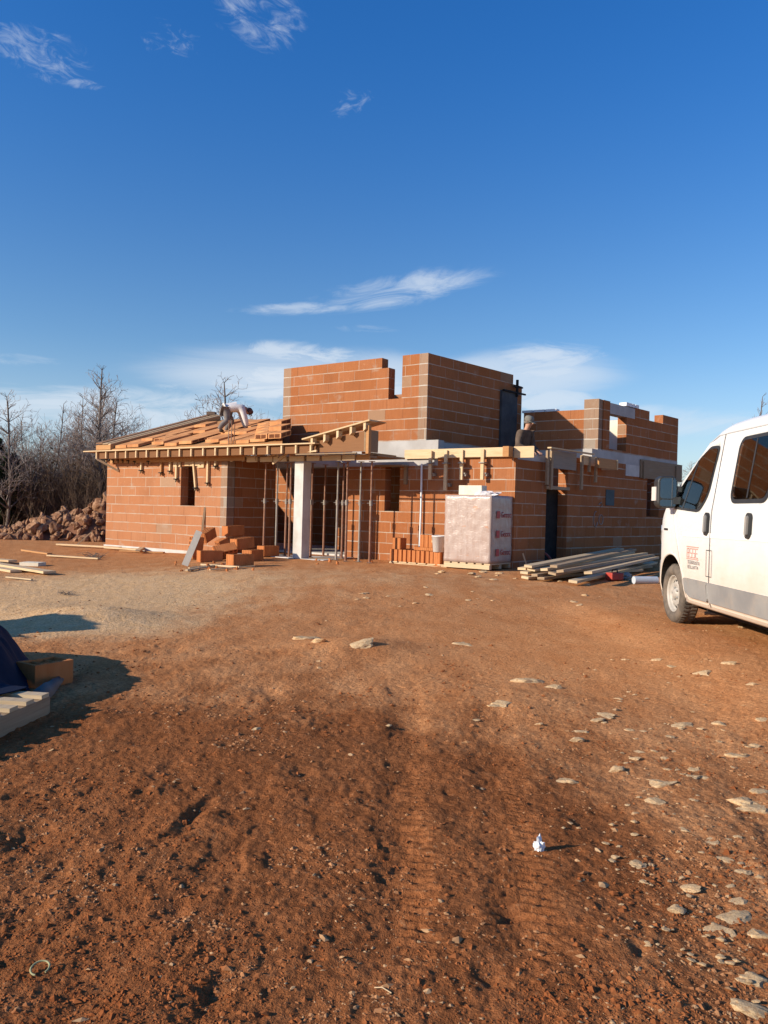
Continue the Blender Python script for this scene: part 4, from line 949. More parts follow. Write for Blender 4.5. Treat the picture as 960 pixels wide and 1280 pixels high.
# red hose arc and bent bar by the corner
p = gp(675, 708); pts = [(-.32 + .64 * t, 0.1 * t, 0.05 + .28 * math.sin(math.pi * t) ** .8) for t in np.linspace(0, 1, 14)]
o = MB().tube(pts, .028, 8).build('red_hose', simple('dull_red_hose', (0.25, 0.06, 0.05), (0.3, 0.09, 0.07), 6, 0.6, 0.3, 0)); o.location = p; tag(o, 'dull red hose arching out of the timber heap', 'hose')
p = gp(660, 712); o = MB().bar((0, 0, 0), (-.12, 0, .34), .03, .03).build('batten_offcut', OLDW); o.location = p; tag(o, 'short pale batten sticking up beside the red hose', 'batten')
# ------------------------------------------------------------------ boards and clutter by the low block
def board(pa, pb, w_, th, mt, label, name='board', lift=0.03, group='boards on the ground by the low block'):
    a, b = on_ground(*pa), on_ground(*pb)
    o = MB().bar((0, 0, 0), b - a + Vector((0, 0, 0)), w_, th).build(name, mt); o.location = a + Vector((0, 0, lift)); tag(o, label, 'board', group); return o
board((-40, 702), (62, 719), .22, .04, PINE, 'long pale board lying lowest of the three at the picture edge', lift=.05)
board((-40, 706), (20, 716), .20, .04, PINE, 'pale board alongside the long one at the picture edge', lift=.03)
board((-30, 701), (16, 705), .2, .04, PINE, 'short pale board lying crosswise behind the long pale boards', lift=.06)
board((29, 689), (62, 694), .12, .04, PINE_D, 'narrow orange board alone on the red soil towards the rock heap', lift=.03)
board((60, 696), (124, 700), .10, .03, PINE, 'narrow pale board lying in front of the low wall end', lift=.03)
board((72, 683), (150, 687), .14, .04, PINE, 'pale board pointing at the plinth corner', lift=.06)
board((62, 673), (131, 674.5), .07, .05, OLDW, 'grey rail raised at the corner beside the rock heap', lift=.12)
board((133, 687), (178, 690), .18, .04, PINE, 'board lying along the plinth by the hose', lift=.06)
board((172, 692), (192, 679), .12, .04, OLDW, 'board lying askew against the plinth', lift=.08)
board((150, 690), (205, 692), .10, .03, PINE_D, 'thin board half covered along the plinth', lift=.03)
board((233, 715), (268, 709), .05, .03, OLDW, 'thin pale batten lying in front of the tumbled blocks', lift=.03)
board((252, 708), (300, 711), .06, .03, OLDW, 'flat grey batten in front of the tumbled blocks', lift=.04)
p = on_ground(41, 707); o = MB().box(-.2, .2, -.14, .14, 0, .07).build('white_slab', CREAM); o.location = p; o.rotation_euler = (0, 0, -.15); tag(o, 'small white slab lying near the pale boards', 'slab')
p = on_ground(208, 690); o = MB().box(-.9, .9, -.10, .10, 0, .10).build('concrete_strip', CONC); o.location = p; o.rotation_euler = (0, 0, angA + math.pi); tag(o, 'spilled white concrete strip along the plinth', 'concrete')
pts = [(-.05 + .62 * t - .1, -.1, .05 + .52 * math.sin(math.pi * (.25 + .75 * t))) for t in np.linspace(0, 1, 16)]
p = on_ground(140, 684); o = MB().tube(pts, .018, 7).build('black_hose', RUBBER); o.location = p; tag(o, 'black hose arching up in front of the low wall', 'hose')
p = on_ground(95, 682); o = MB().bar((0, 0, 0), (.42, .1, .42), .05, .03).build('leaning_batten', OLDW); o.location = p; tag(o, 'grey batten leaning up beside the rock heap', 'batten')
p = on_ground(194, 681); o = MB().bar((0, -.1, 0), (-.42, .25, .48), .025, .025).build('leaning_batten', OLDW); o.location = p; tag(o, 'thin stick leaning on the sunlit low wall', 'stick')
gzt = 0.0
p = E + A * gs(255.5, 650)[0] - B * 0.06
o = MB().bar((0, 0, .0), (0.05, .03, .62), .05, .03).build('dark_batten', OLDW2); o.location = (p.x, p.y, .62); tag(o, 'dark batten standing on the blocks against the sunlit wall', 'batten')
# ------------------------------------------------------------------ tarpaulin stack at the edge of the picture
pc = on_ground(63, 892)                                    # far corner of the near pallet, at its open side
fp = G(0, 922, .0)
dS = Vector((pc.x - fp.x, pc.y - fp.y, 0)).normalized()    # along the side one sees, away from the viewer
dL = Vector((-dS.y, dS.x, 0))                              # towards the picture edge
ap = math.atan2(dS.y, dS.x); zg = float(base_h(pc.x, pc.y)) - 0.01
tp = empty('timber_pallet', (pc.x, pc.y, zg), ap); tag(tp, 'timber pallet with open slats in front of the blue tarpaulin', 'pallet')
for yy_ in (0.0, 0.5, 1.0): MB().box(-1.2, 0, yy_ + .005, yy_ + .09, 0.0, .115).build('bearer', OLDW2, tp)
for k in range(8): MB().box(-.10 - .16 * k, -.02 - .16 * k, -.0, 1.1, .118, .142).build('deck_board', OLDW, tp)
def TP(x, y, z):
    """x along the seen side (away), y towards the picture edge"""
    v = Vector((pc.x, pc.y, 0)) + dS * x + dL * y; return Vector((v.x, v.y, zg + z))
# tarpaulin: one draped sheet
n = 84; xs = np.linspace(-0.55, 1.40, n); ys = np.linspace(-0.02, 2.4, n)
X, T = np.meshgrid(xs, np.linspace(0, 1, n) ** 1.3, indexing='ij')
edge = np.maximum(.12 - 0.42 * np.minimum(X - .12, 0) + .03 * np.sin(X * 9), .24 + .60 * (X - .15) + .02 * np.sin(X * 13))
Y = edge + T * (2.4 - edge)
hump = np.maximum(0.22 * ss(-0.02, 0.42, Y - edge) * ss(.02, .70, X) * (1 - 0.3 * ss(1.15, 1.4, X)), 0.16 * ss(.38, .72, Y) * ss(-.5, -.25, X) * ss(.9, .5, X))
fold = fbm(X * 2.6 + Y * 1.4, Y * 2.4 - X * .8, 91, 3)
base = 0.158 - 0.135 * ss(.03, .16, X) * (1 - ss(.0, .25, Y - edge))
Zt = base + hump + ss(0, .15, Y - edge) * (0.09 * fold * (0.30 + hump * 2.0) + 0.05 * np.abs(fbm(X * 5, Y * 5, 95, 2)) + 0.10 * hump * np.sin(Y * 9 + X * 3) * .35)
Vt = np.array([TP(a, b, max(c, .150) if a < .02 else max(c, .015)) for a, b, c in zip(X.ravel(), Y.ravel(), Zt.ravel())])
i2 = np.arange((n - 1) * n).reshape(n - 1, n)[:, :-1].ravel()
F2 = np.stack([i2, i2 + n, i2 + n + 1, i2 + 1], 1)
TARP = simple('blue_tarpaulin', (0.008, 0.012, 0.026), (0.012, 0.018, 0.038), 3.0, 0.8, 0.1, 0.25, 0.01)
to = mesh_np('tarpaulin', Vt, F2, TARP); sol = to.modifiers.new('s', 'SOLIDIFY'); sol.thickness = .006
tag(to, 'dark blue tarpaulin draped over a stack and down onto the slatted pallet', 'tarpaulin')
# big open hollow block beside it, at the pallet corner
nc_ = G(43, 863, float(base_h(-2.4, 5.5))); bx = empty('clay_block', (nc_.x + .15 * .55 - .11 * .83, nc_.y + .15 * .83 + .11 * .55, gz(nc_.x, nc_.y + .15) - .005), R(57)); tag(bx, 'big open clay block standing on the soil beside the blue tarpaulin, past the pallet corner', 'clay block')
m = MB(); L, Wd, Hh, t = .30, .22, .17, .026
m.box(-L / 2, L / 2, -Wd / 2, -Wd / 2 + t, 0, Hh); m.box(-L / 2, L / 2, Wd / 2 - t, Wd / 2, 0, Hh); m.box(-L / 2, -L / 2 + t, -Wd / 2 + t, Wd / 2 - t, 0, Hh); m.box(L / 2 - t, L / 2, -Wd / 2 + t, Wd / 2 - t, 0, Hh)
for k in range(1, 3): x = -L / 2 + L * k / 3; m.box(x - .008, x + .008, -Wd / 2 + t, Wd / 2 - t, 0, Hh - .01)
m.box(-L / 2 + t, L / 2 - t, -.008, .008, 0.001, Hh - .012); m.build('block_shell', CLAYB, bx)
# plastic sheet curling out under the block
m = MB(); q = []
for t_ in np.linspace(0, 1, 16):
    e_ = G(46 + 34 * t_, 884 - 26 * t_ + 8 * math.sin(math.pi * t_), 0.0); zz_ = gz(e_.x, e_.y)
    q.append((Vector((e_.x, e_.y, zz_ + .012 + .03 * t_)), Vector((e_.x - .10 + .04 * t_, e_.y + .10, gz(e_.x - .1, e_.y + .1) + .05 + .05 * math.sin(math.pi * t_)))))
vs = [v for pr in q for v in pr]; m.add(vs, [(2 * k, 2 * k + 1, 2 * k + 3, 2 * k + 2) for k in range(15)], 0, True)
o = m.build('plastic_sheet', simple('grey_sheet', (0.10, 0.09, 0.082), (0.14, 0.125, 0.11), 6, 0.6, 0.2, 0.2)); sol = o.modifiers.new('s', 'SOLIDIFY'); sol.thickness = .004
tag(o, 'grey plastic sheet curling out from under the open clay block', 'plastic sheet')
# an unseen covered stack, added to throw a shadow across the sand
m = MB()
v0 = Vector((-6.3, 6.9, 0))
o2 = crumple('tarpaulin', (0.9, 0.7, 1.05), 17, TARP, 4, 0.26, 0.75); o2.location = (-6.6, 7.0, gz(-6.6, 7.0) - .03); tag(o2, 'unseen dark blue tarpaulin stack added to shade the sand', 'tarpaulin')
# ------------------------------------------------------------------ stones
def stone(name, size, seed, mat, sub=3, rough=0.22):
    bm = bmesh.new(); bmesh.ops.create_icosphere(bm, subdivisions=sub, radius=1.0); rg = random.Random(seed)
    planes = [(Vector((rg.uniform(-1, 1), rg.uniform(-1, 1), rg.uniform(-.5, 1))).normalized(), rg.uniform(.55, .9)) for _ in range(9)]
    for v in bm.verts:
        for n_, d_ in planes:
            e = v.co.dot(n_)
            if e > d_: v.co -= n_ * (e - d_)
        k = 1 + rough * float(vn(np.array(v.co.x * 3 + seed), np.array(v.co.y * 3 + v.co.z * 2), seed)) + rough * .5 * float(vn(np.array(v.co.x * 8 + v.co.z * 5), np.array(v.co.y * 8 + seed), seed + 1))
        v.co = Vector((v.co.x * size[0] * k, v.co.y * size[1] * k, v.co.z * size[2] * k))
    me = bpy.data.meshes.new(name); bm.to_mesh(me); bm.free(); me.materials.append(mat); return me
SM = [stone('stone', (1, .55 + .12 * (k % 4), .22 + .05 * (k % 3)), 40 + k, LIME, 3, .32) for k in range(8)]
def put_stone(px, py, w_px, k, label, group, emb=0.35, rz=None, mats=None, tilt=None, stretch=1.0):
    p = on_ground(px, py); s = w_px / FPX * p.y / 2
    o = bpy.data.objects.new('stone', SM[k % len(SM)]); SC.collection.objects.link(o)
    rg = random.Random(int(px * 7 + py)); o.scale = (s * stretch, s, s); z = float(base_h(p.x, p.y))
    o.location = (p.x, p.y, max(z, p.z) - s * .34 * emb + s * .1); o.rotation_euler = (rg.uniform(-.2, .2), rg.uniform(-.2, .2), rg.uniform(-.6, .6) if rz is None else rz)
    if tilt: o.rotation_euler = (tilt[0], tilt[1], o.rotation_euler[2])
    tag(o, label, 'stone', group); return o
put_stone(452, 812, 40, 1, 'split pale rock sticking out of the dug hump', 'stones', 0.3, 0.35, tilt=(0.25, -0.30))
put_stone(400, 802, 26, 2, 'small pale stone in front of the white streak near the hump', 'stones', 0.1)
put_stone(382, 798, 40, 3, 'long white stone lying beside the dug hump', 'stones', 0.4, 0.3)
ST = [(630, 878, 34, 'tan stone with a bright top beside the flat slab'), (665, 851, 46, 'flat pale slab beyond the tan stone'), (820, 978, 46, 'large flat limestone slab half sunk in the soil'),
      (882, 1052, 30, 'flat stone lying alone between slab and paper'), (725, 913, 26, 'thin flat stone in a row of three'), (720, 925, 20, 'lower thin stone of the row of three'), (750, 893, 32, 'pale stone beyond the row of three'),
      (585, 806, 38, 'broad flat pale patch of stone in the drive'), (877, 842, 50, 'wide flat stone in front of the van'), (912, 829, 16, 'small stone behind the wide flat stone'), (938, 855, 24, 'half buried stone beside the wide flat stone'),
      (920, 942, 30, 'pale stone with a pointed end above the rubble patch'), (940, 1008, 46, 'long yellowish stone at the picture edge'), (925, 1000, 36, 'yellowish stone behind the long one'), (955, 990, 26, 'stone cut by the picture edge above the long yellowish one'),
      (860, 970, 26, 'pale stone right of the large slab with a dark hollow behind'), (880, 972, 24, 'pale stone between the slab and the rubble patch'), (920, 1145, 46, 'largest of the pale stones in a chain near the corner'), (945, 1165, 40, 'pale stone at the end of the chain near the corner'),
      (900, 1160, 34, 'pale stone leading the chain near the corner'), (918, 1127, 34, 'bright stone above the chain near the corner'), (845, 1137, 22, 'stone beside a dark hole near the chain'), (864, 1110, 20, 'stone before the dark hole'), (799, 1081, 18, 'small bright stone standing alone below the slab'),
      (945, 1222, 40, 'rough stone cluster at the lower corner'), (940, 1257, 40, 'white edged stone lowest at the corner'), (712, 975, 30, 'flat stone sunk flush in the soil'), (745, 900, 18, 'small stone near the pale one'), (673, 905, 10, 'tiny white stone under the bright tan one'),
      (485, 907, 8, 'tiny white stone alone in the dark soil'), (595, 900, 9, 'tiny pale stone at the edge of the stony strip'), (820, 1003, 20, 'stone below the large slab'), (800, 940, 26, 'stone above the large slab'), (850, 905, 34, 'flat stone towards the van'), (900, 905, 16, 'small stone towards the van with a shadow'),
      (960, 900, 24, 'stone at the picture edge towards the van'), (690, 860, 22, 'flat stone beyond the flat pale slab'), (770, 962, 20, 'small stone left behind the large slab'), (905, 1075, 20, 'small stone above the bright chain'), (930, 1090, 18, 'small pale stone at the edge above the chain'), (320, 912, 12, 'lone pale stone in the dark soil')]
for k, (x, y, w_, lb) in enumerate(ST):
    put_stone(x, y, w_ * 1.3, k, lb.replace(' right of', ' beside').replace(' left behind', ' behind'), 'stones', 0.8 if w_ > 22 else 0.35)
random.seed(21)
cens = [(random.uniform(840, 1265), 0) for _ in range(14)]; cens = [(random.gauss(855 - (1270 - y) * 0.12, 70), y) for y, _ in cens]
for k in range(110):      # smaller stones of the stony strip, lying in clusters
    cx_, cy_ = random.choice(cens); x, y = random.gauss(cx_, 34), min(1275, max(825, random.gauss(cy_, 20)))
    if 560 < x < 985: put_stone(x, y, random.uniform(5, 18) * random.uniform(.6, 1), k, 'small half buried limestone piece in the stony strip', 'small stones of the stony strip', 0.3)
for k in range(24):
    x = random.uniform(440, 800); y = random.uniform(712, 760)
    put_stone(x, y, random.uniform(5, 12), k, 'small stone on the trodden soil before the house', 'small stones before the house', 0.1)
for k, (x, y, w_) in enumerate(((590, 719, 14), (598, 722, 10), (553, 716, 12), (604, 716, 12))):
    put_stone(x, y, w_, k, ('bright round stone in front of the wrapped pallet', 'smaller stone by the bright round one', 'stone at the end of the low pallet', 'stone under the wrapped pallet corner')[k], 'stones by the pallets', -0.5)
o = put_stone(925, 786, 11, 4, 'dusty stone lying under the van sill', 'stones', -0.8)
# ------------------------------------------------------------------ litter
p = on_ground(674, 1066); o = crumple('paper_scrap', (.020, .016, .042), 6, WHITE, 3, 0.45, 0.8); o.location = p - Vector((0, 0, .008)); tag(o, 'crumpled white paper lying alone on the red soil', 'paper')
p = on_ground(50, 1212); o = MB().tube([(.024 * math.cos(a), .024 * math.sin(a), .012 + .006 * math.sin(a)) for a in np.linspace(-.6, 4.6, 22)], .0028, 6).build('plastic_ring', simple('olive_plastic', (0.34, 0.33, 0.17), (0.28, 0.26, 0.13), 8, 0.6, 0.3, 0)); o.location = p; tag(o, 'broken greenish plastic ring lying on the soil', 'plastic ring')
p = on_ground(468, 1240); o = MB().tube([(0, 0, .006), (.02, -.008, .012), (.045, -.022, .006)], .0018, 5).build('straw', PINE); o.location = p; tag(o, 'dry straw on the soil', 'straw')

# ------------------------------------------------------------------ shards and scraps about the house
random.seed(44)
SH = [stone('shard', (1, .7, .5), 140 + k, CLAYB, 2, .3) for k in range(4)]
for k in range(30):
    if k < 20: px, py = random.gauss(268, 26), random.uniform(703, 716)
    elif k < 30: px, py = random.uniform(385, 470), random.uniform(697, 706)
    else: px, py = random.uniform(60, 640), random.uniform(705, 745)
    p = on_ground(px, py); s_ = random.uniform(.025, .075); o = bpy.data.objects.new('clay_shard', SH[k % 4]); SC.collection.objects.link(o)
    o.scale = (s_, s_, s_); o.rotation_euler = (random.uniform(0, 6), random.uniform(0, 6), random.uniform(0, 6)); o.location = p + Vector((0, 0, s_ * .3))
    tag(o, 'small broken clay shard lying on the ground before the house', 'clay shard', 'clay shards before the house')
for k, (pa, pb, mt, lb) in enumerate((((236, 712), (292, 705), OLDW, 'thin pale lath crossing another before the tumbled blocks'), ((262, 714), (318, 709), PINE, 'thin fresh lath lying closest before the tumbled blocks'),
        ((386, 699), (428, 700), OLDW2, 'thin dirty lath lying along the porch slab'), ((8, 723), (40, 727), OLDW, 'thin grey lath lying on the sand near the pale boards'), ((150, 676), (176, 690), OLDW2, 'dark lath slanting to the ground by the black hose'))):
    board(pa, pb, .035, .02, mt, lb, 'lath', .03, 'laths on the ground')
# a tangle of dark twigs by the plinth
rg = random.Random(12)
for px, py, nm in ((198, 686, 'tangle of dark dry twigs lying against the plinth'), (118, 697, 'small tangle of dry twigs beyond the pale boards'), (84, 744, 'dry weed tuft on the sand')):
    p = on_ground(px, py); m = MB()
    for _ in range(26):
        a = rg.uniform(0, 6.28); L = rg.uniform(.12, .38); q = Vector((rg.gauss(0, .12), rg.gauss(0, .06), .01))
        m.tube([q, q + Vector((math.cos(a) * L * .5, math.sin(a) * L * .3, rg.uniform(.02, .12))), q + Vector((math.cos(a) * L, math.sin(a) * L * .6, rg.uniform(.0, .14)))], [.006, .005, .002], 4, cap=False)
    o = m.build('twig_tangle', BARK); o.location = p; o.scale = (.5, .5, .5) if py > 720 else (1, 1, 1); tag(o, nm, 'twigs')
# ------------------------------------------------------------------ bare winter trees
def frusta(segs, n):
    S = np.array([list(a) + list(b) + [r0, r1] for a, b, r0, r1 in segs])
    a, b, r0, r1 = S[:, :3], S[:, 3:6], S[:, 6:7], S[:, 7:8]
    d = b - a; d /= np.maximum(np.linalg.norm(d, axis=1, keepdims=True), 1e-9)
    up = np.where(np.abs(d[:, 2:3]) > .9, np.array([[1., 0, 0]]), np.array([[0, 0, 1.]]))
    s = np.cross(d, up); s /= np.linalg.norm(s, axis=1, keepdims=True); t = np.cross(s, d)
    rings = []
    for P, r in ((a, r0), (b, r1)):
        for k in range(n):
            an = 2 * math.pi * k / n; rings.append(P + (s * math.cos(an) + t * math.sin(an)) * r)
    V = np.stack(rings, 1).reshape(-1, 3); base = (np.arange(len(S)) * 2 * n)[:, None]
    F = np.concatenate([base + np.array([[k, (k + 1) % n, n + (k + 1) % n, n + k]]) for k in range(n)], 0)
    return V, F
def tree_segs(seed, height, spread, nlimb, rtrunk, upright=0.6, dens=1.0, first=0.25, minr=0.006):
    rg = random.Random(seed); trunk, twigs = [], []
    def rnd(): return Vector((rg.gauss(0, 1), rg.gauss(0, 1), rg.gauss(0, 1))).normalized()
    def branch(p, d, L, r, lev):
        n = max(2, int(L / (0.5 if lev < 2 else 0.28))); st = L / n
        for k in range(n):
            d = (d + rnd() * (0.16 if lev else 0.05) + Vector((0, 0, 0.06 * upright))).normalized()
            q = p + d * st; r1 = max(minr * .7, r * (1 - 0.75 * (k + 1) / n) if k == n - 1 else r * (1 - 0.6 * (k + 1) / n))
            (trunk if lev <= 1 else twigs).append((p, q, max(minr, r * (1 - 0.6 * k / n)), r1))
            f = (k + 1) / n
            if lev < 4:
                if lev == 0:
                    m = int(nlimb / n + rg.random()) if f > first else 0
                else: m = int(dens * (1.5 if lev < 3 else 0.9) + rg.random())
                for _ in range(m):
                    s = rnd(); s = (s - d * s.dot(d)).normalized()
                    e = (d * (0.55 if lev else 0.35) + s * 0.85 + Vector((0, 0, upright * 0.5))).normalized()
                    ln = spread * (1.15 - f) * rg.uniform(.7, 1.1) if lev == 0 else L * rg.uniform(.35, .6)
                    if ln > 0.15: branch(q, e, ln, max(minr, r1 * (0.5 if lev == 0 else 0.6)), lev + 1)
            p = q
    branch(Vector((0, 0, -0.1)), Vector((rg.gauss(0, .03), rg.gauss(0, .03), 1)).normalized(), height, rtrunk, 0)
    return trunk, twigs
def make_tree(name, label, group, *a, **k):
    tr, tw = tree_segs(*a, **k)
    e = empty(name, (0, 0, 0)); tag(e, label, 'tree', group)
    V_, F_ = frusta(tr, 6); t = mesh_np('trunk', V_, F_, BARK); t.parent = e
    V_, F_ = frusta(tw, 3); c = mesh_np('crown', V_, F_, TWIG); c.parent = e
    return e
gt = 'bare trees of the winter wood'
protos = [make_tree('bare_tree', '', gt, 101, 8.2, 2.5, 70, 0.10, 0.8, 1.35, minr=.0075),
          make_tree('bare_tree', '', gt, 202, 6.5, 1.6, 44, 0.05, 0.9, 1.2, first=.3, minr=.0075),
          make_tree('bare_tree', '', gt, 303, 5.5, 2.3, 46, 0.07, 0.6, 1.4, first=.15, minr=.0075),
          make_tree('bare_tree', '', gt, 404, 7.2, 1.9, 54, 0.06, 0.8, 1.3, first=.2, minr=.0075)]
TR = [  # pixel x of the foot, pixel y of the top, distance, proto, label
    (124, 449, 34, 0, 'tallest bare tree, rising right behind the end of the low wall'),
    (8, 486, 33, 2, 'bare spreading tree cut by the picture edge'),
    (64, 500, 36, 1, 'slim straight bare tree standing alone in the gap of the wood'),
    (36, 520, 40, 1, 'thin bare sapling between the edge tree and the slim straight tree'),
    (46, 528, 44, 3, 'thin grey tree just behind the slim straight tree'),
    (94, 492, 38, 3, 'bare tree beside the tallest tree, on the rock heap side'),
    (108, 478, 41, 0, 'broad bare tree behind the tallest tree'),
    (82, 512, 35, 1, 'young bare tree between the slim straight tree and the tallest one'),
    (20, 532, 46, 3, 'grey tree far back behind the edge tree'),
    (140, 492, 39, 2, 'spreading bare tree whose lower part the house hides'),
    (150, 520, 44, 3, 'thin tree reaching over the low roof end'),
    (-25, 478, 34, 3, 'bare tree mostly outside the picture beside the edge tree'),
    (-60, 470, 36, 0, 'tall bare tree outside the picture edge'),
    (72, 540, 50, 2, 'low bare tree far back in the wood'),
    (278, 467, 36, 2, 'bare tree standing behind the worker on the low roof'),
    (116, 505, 48, 3, 'bare tree deep in the wood behind the tallest tree'),
    (934, 492, 62, 1, 'small bare tree showing above the van roof'),
    (862, 575, 60, 2, 'low bare tree between the house and the van'),
    (880, 585, 64, 3, 'far bare tree close beside the van windscreen'),
    ]
hts = [8.2, 6.5, 5.5, 7.2]
tops = []
for p_ in protos:
    zz_ = 0
    for c in p_.children: zz_ = max(zz_, max(v.co.z for v in c.data.vertices))
    tops.append(zz_)
used = set(); random.seed(8)
for px, py, d, k, lb in TR:
    x = at(px, 640, d).x; ht = at(px, py, d).z
    o = protos[k] if k not in used else copy_tree(protos[k]); used.add(k)
    s = ht / tops[k]; o.location = (x, d, 0); o.rotation_euler = (0, 0, random.uniform(0, 6.28)); ws = s * (1.0 if s > .75 else 1.15); o.scale = (ws, ws, s); o['label'] = lb
# thicket of brush at the foot of the wood: one mass
rg = random.Random(77); segs = []
def sprig(x, y, h, n, lean=.35):
    for _ in range(n):
        p = Vector((x + rg.gauss(0, .12), y + rg.gauss(0, .12), 0)); d = Vector((rg.gauss(0, lean), rg.gauss(0, lean), 1)).normalized(); L = h * rg.uniform(.5, 1.1); r = .012
        for k in range(4):
            d = (d + Vector((rg.gauss(0, .16), rg.gauss(0, .16), .03))).normalized(); q = p + d * L / 4
            segs.append((p, q, r, r * .75)); r *= .75
            for _ in range(2):
                e = (d + Vector((rg.gauss(0, .7), rg.gauss(0, .7), rg.gauss(.2, .4)))).normalized(); w_ = q + e * L * rg.uniform(.12, .3)
                segs.append((q, w_, .007, .004))
                e2 = (e + Vector((rg.gauss(0, .7), rg.gauss(0, .7), rg.gauss(.1, .4)))).normalized(); segs.append((q + (w_ - q) * .6, q + (w_ - q) * .6 + e2 * L * .15, .005, .003))
            p = q
for _ in range(1150):
    y = rg.uniform(33, 50); x = rg.uniform(-.56, -.10) * y
    sprig(x, y, rg.uniform(1.9, 4.0) * (1 + .25 * math.sin(x * .9)), 5)
for _ in range(420):
    y = rg.uniform(52, 75); x = rg.uniform(-.1, .62) * y
    sprig(x, y, rg.uniform(1.2, 2.6), 4)
V_, F_ = frusta(segs, 3); o = mesh_np('undergrowth', V_, F_, BRUSH); tag(o, kind='stuff')
# dead leaves held in the thicket
def leaf_mass(name, n, boxf, size, mat, seed):
    g = np.random.default_rng(seed); P = boxf(g, n); s = g.uniform(.6, 1.3, (n, 1)) * size
    a = g.normal(0, 1, (n, 3)); a /= np.linalg.norm(a, axis=1, keepdims=True); b = np.cross(a, g.normal(0, 1, (n, 3))); b /= np.linalg.norm(b, axis=1, keepdims=True)
    V_ = np.stack([P + a * s, P + b * s * .5, P - a * s, P - b * s * .5], 1).reshape(-1, 3)
    F_ = np.arange(4 * n).reshape(n, 4); return mesh_np(name, V_, F_, mat, smooth=False)
def bf(g, n):
    y = g.uniform(34, 52, n); x = g.uniform(-.57, -.10, n) * y; z = np.abs(g.normal(0, 1.15, n)) * (1 + .3 * np.sin(x * .8)) + .02
    return np.stack([x, y, z], 1)
o = leaf_mass('dead_leaves', 60000, bf, .075, simple('dead_leaf', (0.10, 0.062, 0.038), (0.17, 0.105, 0.06), .5, .95, .1, 0), 5); tag(o, kind='stuff')
# evergreen bush at the picture edge
def eb(g, n):
    u = g.normal(0, 1, (n, 3)); u /= np.linalg.norm(u, axis=1, keepdims=True); r = g.uniform(.45, 1, (n, 1)) ** .5
    lump = 1 + .25 * np.sin(u[:, :1] * 7 + 1) * np.cos(u[:, 2:3] * 6)
    return u * r * lump * np.array([[1.2, 1.2, 1.75]]) + np.array([[0, 0, 1.9]])
e = empty('evergreen_bush', (at(-12, 640, 34).x, 34, 0)); tag(e, 'dark evergreen bush at the edge of the wood', 'bush')
o = leaf_mass('foliage', 9000, eb, .12, EVERG, 9); o.parent = e
m = MB(); m.tube([(0, 0, -.1), (.05, 0, 1.0), (0, .05, 2.2)], [.09, .07, .04], 8); m.build('stem', BARK, e)
# far rise of scrub land closing the horizon
# ------------------------------------------------------------------ heap of rocks dug out of the plot
RM = [stone('rock', (1, .8, .7), 70 + k, ROCK, 3, .3) for k in range(8)]
hx0, hx1 = at(8, 660, 28).x, at(150, 660, 28).x
def hp(x, y):
    f = (x - hx0) / (hx1 - hx0)
    top = 0.22 + 1.0 * max(0.0, min(1.0, f / .8)) + .30 * float(ss(.6, 1.0, f)) + .08 * math.sin(f * 17); yc = 28.6
    return top * max(0, 1 - ((y - yc) / 2.3) ** 2) * float(ss(-.06, .10, f)) * float(ss(1.5, 1.1, f))
gx = np.linspace(hx0 - .5, hx1 + 2.6, 70); gy = np.linspace(26, 31.2, 44); GX, GY = np.meshgrid(gx, gy, indexing='ij')
GZ = np.array([hp(a, b) for a, b in zip(GX.ravel(), GY.ravel())]).reshape(GX.shape); GZ = GZ * .86 + .28 * fbm(GX / .5, GY / .5, 88, 3) * (GZ > .05) - .04
i3 = np.arange(69 * 44).reshape(69, 44)[:, :-1].ravel()
o = mesh_np('rubble', np.stack([GX.ravel(), GY.ravel(), GZ.ravel()], 1), np.stack([i3, i3 + 44, i3 + 45, i3 + 1], 1), simple('rubble_soil', (0.15, 0.065, 0.036), (0.22, 0.105, 0.06), 2.5, .95, .1, .6, .03)); tag(o, kind='stuff')
rg = random.Random(31)
for k in range(300):
    x = rg.uniform(hx0 - .2, hx1 + .3); y = rg.uniform(26.2, 28.6); z = hp(x, y)
    if z < .06 and rg.random() < .6: continue
    o = bpy.data.objects.new('rock', RM[k % 8]); SC.collection.objects.link(o)
    s = rg.lognormvariate(-2.1, .40); o.scale = (s * rg.uniform(.8, 1.4), s, s * rg.uniform(.7, 1.1)); o.rotation_euler = (rg.uniform(0, 6), rg.uniform(0, 6), rg.uniform(0, 6))
    o.location = (x, y, z * .9 + s * .25); tag(o, 'rough earth stained rock in the big rock heap beside the house', 'rock', 'rocks of the big heap')
o = bpy.data.objects.new('rock', RM[3]); SC.collection.objects.link(o); p = at(35, 641, 27.2); o.location = (p.x, 27.2, hp(p.x, 27.2) + .18); o.scale = (.12, .12, .34); tag(o, 'pale pointed rock standing up on the low end of the rock heap', 'rock', 'rocks of the big heap')
o = bpy.data.objects.new('rock', RM[5]); SC.collection.objects.link(o); p = at(3, 666, 27.5); o.location = (p.x, 27.5, .15); o.scale = (.3, .3, .4); tag(o, 'reddish boulder apart from the rock heap at the picture edge', 'rock', 'rocks of the big heap')
